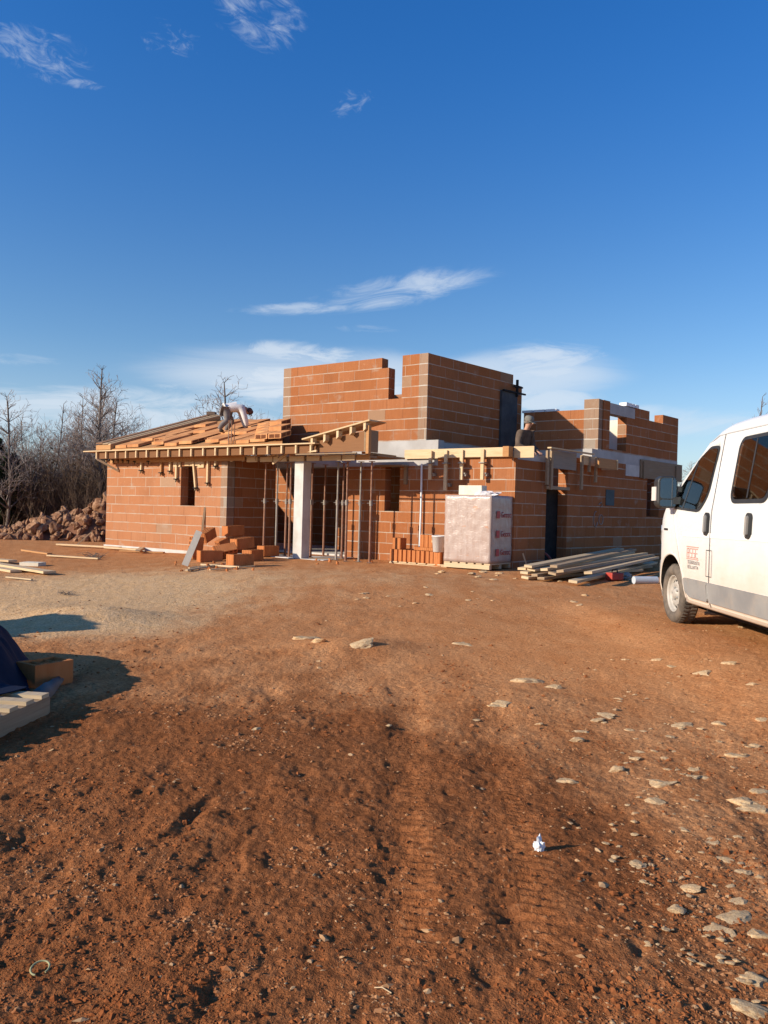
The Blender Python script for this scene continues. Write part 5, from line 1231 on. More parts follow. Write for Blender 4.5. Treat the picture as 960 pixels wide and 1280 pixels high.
# ------------------------------------------------------------------ white van
VX, VY = 4.395, 9.35
vz = 0.068
van = empty('white_van', (VX, VY, vz), R(-0.57)); tag(van, 'white crew van with dusty lower sides parked on the red soil, nose to the house', 'van')
def paint_mat():
    m, nt, b = new_mat('white_paint', 0.28, 0.5)
    p = objc(nt); s = nd(nt, 'ShaderNodeSeparateXYZ', {'Vector': p})
    n = noise(nt, p, 3.0, 5, 0.65); n2 = noise(nt, mapv(nt, p, (2, 2, 9)), 2.0, 5, .6)
    low = sstep(nt, 1.15, 0.35, M(nt, 'ADD', s.outputs[2], M(nt, 'MULTIPLY', M(nt, 'SUBTRACT', n, .5), .5)))
    d = M(nt, 'ADD', M(nt, 'MULTIPLY', low, .7), M(nt, 'MULTIPLY', sstep(nt, .45, .75, n2), .10))
    c = mixc(nt, d, (0.66, 0.655, 0.635), (0.48, 0.35, 0.235)); nt.links.new(c, b.inputs['Base Color'])
    nt.links.new(M(nt, 'ADD', .25, M(nt, 'MULTIPLY', d, .6)), b.inputs['Roughness']); return m
PAINT = paint_mat()
TRIM = simple('grey_trim', (0.20, 0.195, 0.19), (0.26, 0.25, 0.235), 3.0, .6, .35, .05, extra=((0.36, 0.29, 0.22), 2.0, .5, .7, .6))
BLK_T = simple('black_trim', (0.018, 0.018, 0.019), (0.03, 0.03, 0.03), 5, .5, .4, 0)
GAP = simple('panel_gap', (0.06, 0.058, 0.055), (0.09, 0.085, 0.08), 5, .8, .1, 0)
m_, nt_, b_ = new_mat('window_glass', .03, .6); nt_.nodes.remove(b_); GLASS = m_
gl_ = nd(nt_, 'ShaderNodeBsdfGlossy', {'Color': (1, 1, 1, 1), 'Roughness': .02}); tr_ = nd(nt_, 'ShaderNodeBsdfTransparent', {'Color': (.60, .68, .70, 1)})
fr_ = nd(nt_, 'ShaderNodeFresnel', {'IOR': 1.36}); mx_ = nd(nt_, 'ShaderNodeMixShader', {0: fr_.outputs[0], 1: tr_.outputs[0], 2: gl_.outputs[0]}); nt_.links.new(mx_.outputs[0], nt_.nodes['Material Output'].inputs[0])
CABIN = simple('cabin_lining', (0.16, 0.16, 0.165), (0.20, 0.20, 0.20), 4, .9, .1, 0); SEAT = simple('seat_cloth', (0.035, 0.04, 0.05), (0.06, 0.065, 0.075), 9, .95, .05, .2)
m_, nt_, b_ = new_mat('mirror_glass', .02, .5); b_.inputs['Base Color'].default_value = (.75, .78, .8, 1); b_.inputs['Metallic'].default_value = 1.0; MIRR = m_
WELL = simple('wheel_well', (0.02, 0.018, 0.016), (0.04, 0.034, 0.03), 6, .95, .1, 0)
TYRE = simple('dusty_tyre', (0.085, 0.072, 0.06), (0.17, 0.135, 0.105), 7, .9, .15, .3, .004)
RIM = simple('steel_rim', (0.34, 0.31, 0.27), (0.43, 0.39, 0.34), 7, .5, .4, .1)
def interp(tab, x):
    for (x0, y0), (x1, y1) in zip(tab, tab[1:]):
        if x <= x1: return y0 + (y1 - y0) * max(0, (x - x0)) / (x1 - x0)
    return tab[-1][1]
TOPZ = [(-4.02, 2.12), (-3.9, 2.21), (-3.0, 2.25), (-1.5, 2.25), (-1.15, 2.235), (-.95, 2.20), (-.75, 2.125), (-.5, 1.985), (0.0, 1.66), (.38, 1.385), (.48, 1.33), (.62, 1.235), (.76, 1.11), (.86, .97), (.92, .78), (.945, .55)]
def topz(y): return interp(TOPZ, y)
def botz(y): return .28 if y < .55 else .28 - .06 * min(1, (y - .55) / .3)
def wz(z):
    if z < .28: z = .28
    lo = .985 + .04 * min(1, (z - .28) / .16)
    if z < .95: return lo
    if z < 1.30: return 1.025 - .012 * ((z - .95) / .35) ** 1.5
    return 1.013 - .135 * (z - 1.30) / .85
def plan(y):
    if y > .1: return 1 - .30 * ((y - .1) / .85) ** 2.3
    if y < -3.8: return 1 - .05 * ((-3.8 - y) / .22) ** 2
    return 1.0
def hw(y, z): return wz(z) * plan(y)
stations = sorted(set([round(v, 3) for v in list(np.linspace(-4.02, -1.3, 14)) + list(np.linspace(-1.2, .945, 34)) + [.86, .92, .945]]))
rings = []
for y in stations:
    zt_, zb_ = topz(y), botz(y); r = min(.15, (zt_ - zb_) * .4); zs_ = zt_ - r
    pts = [(hw(y, zb_) - .02, zb_)]
    for z in np.linspace(zb_ + .02, zs_, 15): pts.append((hw(y, z), z))
    wc = hw(y, zs_)
    for a in np.linspace(10, 90, 7): pts.append((wc - r + r * math.cos(R(a)), zs_ + r * .92 * math.sin(R(a))))
    for f in (.7, .35, 0.0): pts.append(((wc - r) * f, zs_ + r * .92 + .03 * (1 - f * f) * r / .15))
    rings.append([(-x, y, z) for x, z in pts] + [(x, y, z) for x, z in reversed(pts[:-1])])
mb = MB(); nrg = len(rings[0]); vs = [p for r_ in rings for p in r_]
fs_ = []
for i in range(len(rings) - 1):
    for k in range(nrg):
        k2 = (k + 1) % nrg; fs_.append((i * nrg + k, i * nrg + k2, (i + 1) * nrg + k2, (i + 1) * nrg + k))
mb.add(vs, fs_, 0, True); mb.f.append(tuple(range(nrg))); mb.m.append(0); mb.sm.append(False); mb.uv.append([(0, 0)] * nrg)
e0 = (len(rings) - 1) * nrg; mb.f.append(tuple(reversed(range(e0, e0 + nrg)))); mb.m.append(0); mb.sm.append(False); mb.uv.append([(0, 0)] * nrg)
body = mb.build('body', [PAINT, WELL], van)
WR, WCZ = .341, .341
for wy in (0.0, -3.0):
    for sx in (-1, 1):
        c = MB(); mt = Matrix.Translation((sx * .82, wy, WCZ + .02)) @ Matrix.Rotation(R(90), 4, 'Y')
        c.prism([(.435 * math.cos(2 * math.pi * i / 48), .435 * math.sin(2 * math.pi * i / 48)) for i in range(48)], mt @ Vector((0, 0, -.27)), mt.to_3x3() @ Vector((1, 0, 0)), mt.to_3x3() @ Vector((0, 1, 0)), mt.to_3x3() @ Vector((0, 0, .54)))
        co = c.build('cutter', WELL, van); md = body.modifiers.new('b', 'BOOLEAN'); md.operation = 'DIFFERENCE'; md.object = co; md.solver = 'EXACT'
        try: md.material_mode = 'TRANSFER'
        except Exception: pass
        bpy.context.view_layer.update(); dg = bpy.context.evaluated_depsgraph_get()
        nm = bpy.data.meshes.new_from_object(body.evaluated_get(dg)); body.modifiers.clear(); body.data = nm; bpy.data.objects.remove(co)
def cutout(c, mat):
    co = c.build('cutter', mat, van); md = body.modifiers.new('b', 'BOOLEAN'); md.operation = 'DIFFERENCE'; md.object = co; md.solver = 'EXACT'
    try: md.material_mode = 'TRANSFER'
    except Exception: pass
    bpy.context.view_layer.update(); dg = bpy.context.evaluated_depsgraph_get()
    nm = bpy.data.meshes.new_from_object(body.evaluated_get(dg)); body.modifiers.clear(); body.data = nm; bpy.data.objects.remove(co)
# the hollow cabin with its window openings
c = MB(); sts = list(np.linspace(-3.93, .30, 26)); rr_ = []
for y in sts:
    zt_ = topz(y) - .075; zb_ = .98 if y < -.2 else min(1.15, zt_ - .1)
    rr_.append([(s_ * (hw(y, z) - .065 - (.10 if z > zt_ - .05 else 0)), y, z) for s_, z in ((-1, zb_), (-1, (zb_ + zt_) / 2), (-1, zt_ - .12 if zt_ - .12 > (zb_ + zt_) / 2 else (zb_ + zt_) / 2 + .01), (-1, zt_), (1, zt_), (1, zt_ - .12 if zt_ - .12 > (zb_ + zt_) / 2 else (zb_ + zt_) / 2 + .01), (1, (zb_ + zt_) / 2), (1, zb_))])
c.add([p for r_ in rr_ for p in r_], [(i * 8 + k, i * 8 + (k + 1) % 8, (i + 1) * 8 + (k + 1) % 8, (i + 1) * 8 + k) for i in range(len(sts) - 1) for k in range(8)] + [tuple(range(8)), tuple(reversed(range(8 * (len(sts) - 1), 8 * len(sts))))])
cutout(c, CABIN)
FWIN = [(-.10, 1.36), (-.80, 1.335), (-.95, 1.48), (-1.02, 1.95), (-.82, 1.96), (-.56, 1.83), (-.14, 1.53)]
RWIN = [(-2.28, 1.44), (-1.59, 1.44), (-1.59, 1.98), (-2.28, 1.98)]
for sx in (-1, 1):
    for pol in (FWIN, RWIN):
        c = MB(); c.prism(pol, (sx * .70, 0, 0), (0, 1, 0), (0, 0, 1), (sx * .5, 0, 0)); cutout(c, BLK_T)
c = MB(); c.prism([(-.55, 1.80), (.20, 1.36), (.20, 1.9), (-.55, 2.3)], (-.70, 0, 0), (0, 1, 0), (0, 0, 1), (1.4, 0, 0)); cutout(c, BLK_T)
for sx in (-1, 1):
    c = MB(); c.box(sx * .46 - .28, sx * .46 + .28, -4.2, -3.8, 1.38, 1.92); cutout(c, BLK_T)
body.data.name = 'body'
def sidept(y, z, off, sx=-1): return Vector((sx * (hw(y, z) + off), y, z))
def sidebase(y, z): return z
def patch(poly, off, mat, name, parent, inner=None, sx=-1, thick=.004, n=1):
    """panel that follows the van side: polygon in (y, z); subdivided along its edges and filled"""
    bm = bmesh.new(); P = []
    for (a, b) in zip(poly, poly[1:] + poly[:1]):
        L = math.hypot(b[0] - a[0], b[1] - a[1]); k = max(1, int(L / .08))
        for i in range(k): P.append((a[0] + (b[0] - a[0]) * i / k, a[1] + (b[1] - a[1]) * i / k))
    v = [bm.verts.new(sidept(y, z, off, sx)) for y, z in P]
    f = bm.faces.new(v); bmesh.ops.triangulate(bm, faces=[f], ngon_method='BEAUTY')
    me = bpy.data.meshes.new(name); bm.to_mesh(me); bm.free(); me.materials.append(mat)
    o = bpy.data.objects.new(name, me); SC.collection.objects.link(o); o.parent = parent
    s = o.modifiers.new('s', 'SOLIDIFY'); s.thickness = thick; s.offset = 0; return o
def rrect(y0, y1, z0, z1, r, sk=0.0, n=6):
    out = []
    for cx, cz, a0_ in ((y1 - r, z1 - r, 0), (y0 + r, z1 - r, 90), (y0 + r, z0 + r, 180), (y1 - r, z0 + r, 270)):
        for i in range(n + 1):
            a = R(a0_ + 90 * i / n); out.append((cx + r * math.cos(a), cz + r * math.sin(a)))
    return out
def rpoly(pts, r, n=5):
    out = []; m = len(pts)
    for i in range(m):
        p, a, b = Vector(pts[i]), Vector(pts[i - 1]), Vector(pts[(i + 1) % m])
        rr = r[i] if hasattr(r, '__len__') else r
        u = (a - p).normalized(); w = (b - p).normalized(); rr = min(rr, (a - p).length * .45, (b - p).length * .45)
        for k in range(n + 1):
            t = k / n; q = (p + u * rr) * (1 - t) ** 2 + p * 2 * t * (1 - t) + (p + w * rr) * t * t; out.append((q.x, q.y))
    return out
def seam(pts, wd, name, mat, parent, off=.0015, sx=-1):
    m = MB(); pts2 = []
    for (a, b) in zip(pts, pts[1:]):
        L = math.hypot(b[0] - a[0], b[1] - a[1]); k = max(1, int(L / .06))
        for i in range(k): pts2.append((a[0] + (b[0] - a[0]) * i / k, a[1] + (b[1] - a[1]) * i / k))
    pts2.append(pts[-1]); vs = []
    for i, (y, z) in enumerate(pts2):
        a, b = pts2[max(0, i - 1)], pts2[min(len(pts2) - 1, i + 1)]; d = Vector((b[0] - a[0], b[1] - a[1])).normalized(); nn_ = Vector((-d.y, d.x)) * wd / 2
        vs += [sidept(y + nn_.x, z + nn_.y, off, sx), sidept(y - nn_.x, z - nn_.y, off, sx)]
    m.add(vs, [(2 * i, 2 * i + 1, 2 * i + 3, 2 * i + 2) for i in range(len(pts2) - 1)]); return m.build(name, mat, parent)
for sx in (-1, 1):
    # front door with its window
    door = patch(rpoly([(-1.12, .325), (-.52, .325), (-.40, .56), (-.02, 1.28), (-.02, 1.40), (-.72, 2.02), (-1.02, 2.09), (-1.12, 2.09)], .06), .0035, PAINT, 'front_door', van, sx=sx, thick=.003)
    fw = rpoly([(-.04, 1.33), (-.80, 1.29), (-.98, 1.46), (-1.06, 1.99), (-.82, 2.00), (-.55, 1.88), (-.06, 1.52)], [.03, .16, .10, .06, .06, .06, .03])
    patch(fw, .0075, BLK_T, 'window_seal', door, sx=sx)
    cy, cz_ = np.mean([p[0] for p in fw]), np.mean([p[1] for p in fw])
    fg = [(cy + (y - cy) * .93, cz_ + (z - cz_) * .92) for y, z in fw]; patch(fg, .012, GLASS, 'window', door, sx=sx)
    seam([(-.33, 1.34), (-.55, 1.86)], .035, 'quarter_bar', BLK_T, door, .016, sx=sx)
    hd = MB(); y0 = -1.04
    seamh = patch(rrect(y0 - .055, y0 + .055, 1.05, 1.29, .05), .012, BLK_T, 'door_handle', door, sx=sx, thick=.02)
    patch(rrect(y0 - .02, y0 + .02, 1.08, 1.26, .02), .032, TRIM, 'handle_grip', seamh, sx=sx, thick=.02)
    # sliding crew door
    door2 = patch(rpoly([(-2.58, .325), (-1.15, .325), (-1.15, 2.09), (-2.58, 2.09)], .05), .0035, PAINT, 'sliding_door' if sx > 0 else 'crew_door', van, sx=sx, thick=.003)
    patch(rrect(-2.34, -1.53, 1.38, 2.03, .12), .0075, BLK_T, 'window_seal', door2, sx=sx)
    patch(rrect(-2.30, -1.57, 1.42, 1.995, .10), .012, GLASS, 'window', door2, sx=sx)
    seam([(-1.92, 1.43), (-1.92, 1.99)], .028, 'window_bar', BLK_T, door2, .016, sx=sx)
    sh2 = patch(rrect(-2.02 - .055, -2.02 + .055, 1.05, 1.29, .05), .012, BLK_T, 'door_handle', door2, sx=sx, thick=.02)
    patch(rrect(-2.04, -2.00, 1.08, 1.26, .02), .032, TRIM, 'handle_grip', sh2, sx=sx, thick=.02)
    seam([(-1.135, .31), (-1.135, 1.0), (-1.135, 2.10)], .011, 'panel_gap', GAP, body, .006, sx=sx)
    seam([(-2.60, .31), (-2.60, 2.10)], .012, 'panel_gap', GAP, body, .006, sx=sx)
    seam([(-.505, .315), (-.385, .54), (-.06, 1.20), (-.0, 1.36)], .007, 'panel_gap', simple('soft_gap', (.42, .40, .38), (.5, .47, .44), 5, .6, .3, 0), body, .006, sx=sx)
    seam([(-4.0, 2.105), (-1.2, 2.105), (-.98, 2.10), (-.74, 2.03)], .012, 'roof_gutter', simple('gutter', (.40, .39, .38), (.46, .45, .44), 5, .6, .3, 0), body, .006, sx=sx)
    # filler flap, sill cladding, crease
    seam([(-1.06, .90), (-1.20, .90), (-1.20, .63), (-1.06, .63), (-1.06, .90)], .008, 'filler_flap', GAP, body, .009, sx=sx)
    patch(rpoly([(-1.11, .365), (-.60, .365), (-.50, .43), (-.46, .565), (-1.11, .565)], .03), .014, TRIM, 'side_moulding', door, sx=sx, thick=.022)
    patch(rpoly([(-2.56, .365), (-1.155, .365), (-1.155, .565), (-2.56, .565)], .02), .014, TRIM, 'side_moulding', door2, sx=sx, thick=.022)
    patch(rpoly([(-2.56, .365), (-2.62, .365), (-2.62, .565), (-2.56, .565)], .02), .014, TRIM, 'side_moulding', body, sx=sx, thick=.022)
    seam([(-4.0, 1.06), (-2.0, 1.06), (-.35, 1.045)], .05, 'crease_shading', simple('crease_tint', (.70, .685, .66), (.74, .73, .70), 5, .4, .4, 0), body, .0048, sx=sx)  # flat strip, toned to imitate the shading of a belt fold
    # mirror
    mr = MB(); ax = sx * 1.01
    mr.bar((ax - sx * .05, -.12, 1.43), (sx * 1.06, -.10, 1.42), .10, .08); mr.bar((ax - sx * .05, -.12, 1.55), (sx * 1.06, -.10, 1.57), .06, .06)
    mo = mr.build('mirror_arm', BLK_T, van)
    hm = MB(); c0_ = Vector((sx * 1.13, -.06, 1.52))
    prof = rrect(-.115, .115, -.185, .185, .07)
    hm.prism(prof, c0_ + Vector((0, -.085, 0)), (1, 0, 0), (0, 0, 1), (0, .16, 0)); ho = hm.build('mirror_housing', BLK_T, van)
    bv = ho.modifiers.new('b', 'BEVEL'); bv.width = .02; bv.segments = 3; bv.limit_method = 'ANGLE'
    hm = MB(); hm.prism(rrect(-.09, .095, -.075, .16, .04), c0_ + Vector((-sx * .0, -.089, 0)), (1, 0, 0), (0, 0, 1), (0, .003, 0)); g1_ = hm.build('mirror_glass', MIRR, ho)
    hm = MB(); hm.prism(rrect(-.09, .095, -.165, -.088, .03), c0_ + Vector((0, -.089, 0)), (1, 0, 0), (0, 0, 1), (0, .003, 0)); hm.build('mirror_glass', MIRR, ho)
    hm = MB(); hm.box(sx * 1.247, sx * 1.257, -.10, .04, 1.42, 1.58); hm.build('mirror_lamp', simple('pale_lens', (.75, .68, .62), (.7, .62, .55), 5, .2, .5, 0), ho)
    # wheel arch lip and wheels
    for wy in (0.0, -3.0):
        wn = empty('wheel', (sx * .90, wy, WCZ)); wn.parent = van; wn.rotation_euler = (0, R(-90 * (1 if sx < 0 else -1)), 0)
        t_ = MB(); t_.lathe([(.205, .055), (.225, .095), (.27, .108), (.318, .10), (.338, .075), (.341, .0), (.338, -.075), (.318, -.10), (.225, -.10), (.205, -.06)], 56)
        for a in range(44):
            an = 2 * math.pi * a / 44
            for zc in (-.045, .045):
                t_.box(.336, .347, -.010, .010, zc - .03, zc + .03, 0, Matrix.Rotation(an + (.07 if zc > 0 else 0), 4, 'Z'))
        t_.build('tyre', TYRE, wn)
        r_ = MB(); r_.lathe([(.215, .085), (.207, .088), (.20, .062), (.185, .028), (.165, .040), (.135, .056), (.10, .062), (.085, .050), (.062, .048), (.055, .075), (.03, .085), (0, .085)], 48)
        ro = r_.build('rim', RIM, wn)
        hl = MB()
        for a in range(12):
            an = 2 * math.pi * a / 12; hl.lathe([(.0, .0), (.023, .0)], 12, 0, Matrix.Rotation(an, 4, 'Z') @ Matrix.Translation((.158, 0, .0475)) @ Matrix.Rotation(R(25), 4, 'Y'))
        hl.build('rim_hole_shade', BLK_T, ro)  # dark discs painted in for the shade inside the wheel holes
        nb = MB()
        for a in range(5):
            an = 2 * math.pi * a / 5 + .3; nb.lathe([(.012, .045), (.012, .072), (0, .074)], 8, 0, Matrix.Rotation(an, 4, 'Z') @ Matrix.Translation((.068, 0, 0)))
        nb.build('wheel_nut', TRIM, ro)
    ar = MB(); ar.tube([sidept(.0 + .45 * math.cos(a), WCZ + .02 + .45 * math.sin(a), -.004, sx) for a in np.linspace(R(-2), R(182), 30)], .014, 6); ar.build('arch_lip', PAINT, body)
    # front bumper corner, head lamp
    patch([(.88, .26), (.50, .26), (.46, .44), (.52, .66), (.70, .72), (.90, .70)], .006, TRIM, 'bumper_end', van, sx=sx, thick=.01)
    patch(rpoly([(.42, 1.08), (.80, .80), (.86, .92), (.60, 1.14)], .04), .006, simple('lamp_lens', (.55, .57, .6), (.5, .52, .55), 3, .08, .6, 0), 'headlight', van, sx=sx, thick=.008)
    patch(rrect(.13, .27, 1.075, 1.10, .01), .007, BLK_T, 'badge', van, sx=sx, thick=.004)
# seats and steering wheel
for sx, yy_ in ((-.48, -.72), (.48, -.72), (-.48, -1.95), (.05, -1.95), (.55, -1.95)):
    st = empty('seat', (sx, yy_, .985)); st.parent = van
    m = MB(); m.prism([(-.10, 0), (.06, 0), (0.0, .62), (-.10, .62)], (-.23, 0, 0), (0, 1, 0), (0, 0, 1), (.46, 0, 0)); q_ = m.build('backrest', SEAT, st); bv = q_.modifiers.new('b', 'BEVEL'); bv.width = .04; bv.segments = 3
    m = MB(); m.box(-.14, .14, -.13, -.03, .66, .86); q_ = m.build('headrest', SEAT, st); bv = q_.modifiers.new('b', 'BEVEL'); bv.width = .03; bv.segments = 3
m = MB(); mt = Matrix.Translation((-.48, -.12, 1.30)) @ Matrix.Rotation(R(60), 4, 'X'); m.tube([mt @ Vector((.19 * math.cos(a), .19 * math.sin(a), 0)) for a in np.linspace(0, 6.2832, 25)], .014, 6); m.build('steering_wheel', BLK_T, van)
# windscreen
ws = [(-.62, .93), (.36, .92)]; m = MB(); rows_ = []
for i in range(9):
    y = -.66 + (1.0) * i / 8; z = topz(y); w_ = hw(y, z - .15) - .10
    rows_.append([(f * w_, y + .012, z + .014 + (-.012 if abs(f) > .9 else 0.018 * (1 - f * f))) for f in np.linspace(-1, 1, 9)])
m.add([p for r_ in rows_ for p in r_], [(i * 9 + k, i * 9 + k + 1, (i + 1) * 9 + k + 1, (i + 1) * 9 + k) for i in range(8) for k in range(8)], 0, True); m.build('windscreen', GLASS, van)
m = MB(); m.box(-.62, .62, .915, .955, .30, .62); m.box(-.50, .50, .90, .935, .68, .86); m.build('front_grille', TRIM, van)
m = MB(); m.box(-.9, .9, -4.10, -4.0, .30, .52); m.build('rear_bumper', TRIM, van)
for sx in (-1, 1):
    m = MB(); m.box(sx * .46 - .31, sx * .46 + .31, -4.035, -4.026, 1.35, 1.95); m.build('rear_window', GLASS, van)
    m = MB(); m.box(sx * .93 - .06, sx * .93 + .03, -4.035, -3.99, .95, 1.45); m.build('tail_light', REDP, van)
m = MB(); m.box(-.7, .7, -3.9, .3, .18, .278); m.build('chassis', WELL, van)
# lettering on the front door: a red boxed logo over lines of small grey print
def vlet(segs, mat, name, wd):
    m = MB()
    for (y0, z0), (y1, z1) in segs:
        d = Vector((y1 - y0, z1 - z0)); nn_ = Vector((-d.y, d.x)).normalized() * wd / 2
        m.add([sidept(y0 + nn_.x, z0 + nn_.y, .0062), sidept(y0 - nn_.x, z0 - nn_.y, .0062), sidept(y1 - nn_.x, z1 - nn_.y, .0062), sidept(y1 + nn_.x, z1 + nn_.y, .0062)], [(0, 1, 2, 3)])
    o = m.build(name, mat, van); return o
LR = simple('faded_red_print', (0.58, 0.30, 0.25), (0.54, 0.26, 0.21), 5, .6, .3, 0); LG = simple('grey_print', (0.30, 0.27, 0.25), (0.34, 0.31, 0.28), 5, .6, .3, 0)
LP = simple('faint_grey_print', (0.50, 0.45, 0.41), (0.54, 0.49, 0.45), 5, .6, .3, 0)
yl, yr = -.50, -.84
sg = [((yl, .915), (yr, .915)), ((yl, .783), (yr, .783))]
vlet(sg, LR, 'logo_bar', .011)
GL = {'B': [((0, 0), (0, 1)), ((0, 1), (.8, 1)), ((0, .5), (.9, .5)), ((0, 0), (.9, 0)), ((.9, 0), (.9, .5)), ((.8, .5), (.8, 1))], 'O': [((0, 0), (0, 1)), ((0, 1), (1, 1)), ((1, 1), (1, 0)), ((1, 0), (0, 0))],
      'S': [((1, 1), (0, 1)), ((0, 1), (0, .5)), ((0, .5), (1, .5)), ((1, .5), (1, 0)), ((1, 0), (0, 0))], 'E': [((0, 0), (0, 1)), ((0, 1), (1, 1)), ((0, .5), (.8, .5)), ((0, 0), (1, 0))],
      'K': [((0, 0), (0, 1)), ((0, .5), (1, 1)), ((0, .5), (1, 0))], 'I': [((.5, 0), (.5, 1))], 'T': [((0, 1), (1, 1)), ((.5, 0), (.5, 1))], 'R': [((0, 0), (0, 1)), ((0, 1), (1, 1)), ((1, 1), (1, .5)), ((1, .5), (0, .5)), ((.4, .5), (1, 0))],
      'A': [((0, 0), (.5, 1)), ((.5, 1), (1, 0)), ((.25, .4), (.75, .4))], 'N': [((0, 0), (0, 1)), ((0, 1), (1, 0)), ((1, 0), (1, 1))], 'L': [((0, 0), (0, 1)), ((0, 0), (1, 0))], 'U': [((0, 1), (0, 0)), ((0, 0), (1, 0)), ((1, 0), (1, 1))]}
def word(t, y0, z0, cw_, ch_, gap, mat, name, wd):
    s = []
    for i, c in enumerate(t):
        for (a, b), (c2, d) in GL.get(c, []): s.append(((y0 - i * (cw_ + gap) - a * cw_, z0 + b * ch_), (y0 - i * (cw_ + gap) - c2 * cw_, z0 + d * ch_)))
    vlet(s, mat, name, wd)
word('BSSE', yl - .015, .800, .062, .095, .020, LR, 'logo', .010)
word('TERRNNTA', yl - .035, .727, .032, .036, .012, LG, 'lettering', .009)
word('NILUKT', yl - .045, .692, .040, .034, .015, LG, 'lettering', .009) if False else None
word('BOLUKTA', yl - .045, .680, .032, .030, .012, LG, 'lettering', .009)
# ------------------------------------------------------------------ people
def skin_mesh(name, nodes, edges, mat, root=0, sub=2):
    """one continuous surface grown round a skeleton: nodes = {key: (x, y, z, radius)}"""
    keys = list(nodes); idx = {k: i for i, k in enumerate(keys)}
    me = bpy.data.meshes.new(name); me.from_pydata([nodes[k][:3] for k in keys], [(idx[a], idx[b]) for a, b in edges], [])
    o = bpy.data.objects.new(name, me); SC.collection.objects.link(o)
    sk = o.modifiers.new('s', 'SKIN'); sk.use_smooth_shade = True
    for i, k in enumerate(keys):
        r = nodes[k][3]; rr = r if hasattr(r, '__len__') else (r, r)
        me.skin_vertices[0].data[i].radius = rr; me.skin_vertices[0].data[i].use_root = (i == root)
    ss_ = o.modifiers.new('u', 'SUBSURF'); ss_.levels = sub; ss_.render_levels = sub
    bpy.context.view_layer.update(); dg = bpy.context.evaluated_depsgraph_get()
    nm = bpy.data.meshes.new_from_object(o.evaluated_get(dg)); nm.name = name; bpy.data.objects.remove(o)
    nm.materials.clear(); nm.materials.append(mat)
    for p in nm.polygons: p.use_smooth = True
    o = bpy.data.objects.new(name, nm); SC.collection.objects.link(o); return o
SKIN = simple('skin', (0.42, 0.22, 0.145), (0.47, 0.26, 0.175), 9, .6, .35, .05)
def hand(nodes, edges, wrist, d, palm_n, key, grip=.6):
    """palm, four curled fingers and a thumb growing from a wrist"""
    w = Vector(nodes[wrist][:3]); d = Vector(d).normalized(); n = Vector(palm_n); n = (n - d * n.dot(d)).normalized(); s = d.cross(n)
    nodes[key + 'p'] = (*(w + d * .06), (.026, .018)); edges.append((wrist, key + 'p'))
    for i, (off, L) in enumerate(((-.030, .072), (-.010, .082), (.011, .077), (.030, .060))):
        a = w + d * .095 + s * off; b = a + (d * math.cos(grip) + n * math.sin(grip)) * L * .5; c = b + (d * math.cos(grip * 2.2) + n * math.sin(grip * 2.2)) * L * .5
        for q, (pt, r) in enumerate(((a, .0095), (b, .0085), (c, .0075))): nodes[f'{key}{i}{q}'] = (*pt, r)
        edges += [(key + 'p', f'{key}{i}0'), (f'{key}{i}0', f'{key}{i}1'), (f'{key}{i}1', f'{key}{i}2')]
    a = w + d * .035 - s * .035 + n * .008; b = a + (d * .8 - s * .55 + n * .4).normalized() * .035; c = b + (d * .9 + n * .5).normalized() * .03
    for q, (pt, r) in enumerate(((a, .0115), (b, .010), (c, .0085))): nodes[f'{key}t{q}'] = (*pt, r)
    edges += [(key + 'p', f'{key}t0'), (f'{key}t0', f'{key}t1'), (f'{key}t1', f'{key}t2')]
def face(parent, c, fwd, up, scale=1.0):
    """eyes, nose, mouth and ears on a head centred at c"""
    c, f, u = Vector(c), Vector(fwd).normalized(), Vector(up); u = (u - f * u.dot(f)).normalized(); s = f.cross(u)
    m = MB()
    for sg in (-1, 1): m.lathe([(0, .012), (.009, .008), (.012, 0), (.009, -.008), (0, -.012)], 10, 0, Matrix.Translation(c + f * .088 + u * .005 + s * sg * .032))
    e = m.build('eye', simple('eye_dark', (.03, .02, .02), (.05, .04, .03), 9, .3, .5, 0), parent)
    m = MB(); m.prism([(-.014, -.03), (.014, -.03), (.006, .012), (-.006, .012)], c + f * .084, s, u, f * .026); n_ = m.build('nose', SKIN, parent); b_ = n_.modifiers.new('b', 'BEVEL'); b_.width = .006; b_.segments = 2
    m = MB(); m.prism([(-.024, -.058), (.024, -.058), (.018, -.05), (-.018, -.05)], c + f * .086, s, u, f * .007); m.build('mouth', simple('lips', (.28, .10, .08), (.32, .12, .09), 9, .5, .4, 0), parent)
    m = MB()
    for sg in (-1, 1): m.lathe([(0, .009), (.022, .006), (.026, 0), (.02, -.006), (0, -.008)], 12, 0, Matrix.Translation(c + s * sg * .078 - f * .008) @ Matrix.Rotation(R(90), 4, 'Y') @ Matrix.Scale(1.4, 4, (1, 0, 0)))
    m.build('ear', SKIN, parent)
E_ = lambda *ks: [(a, b) for a, b in zip(ks, ks[1:])]
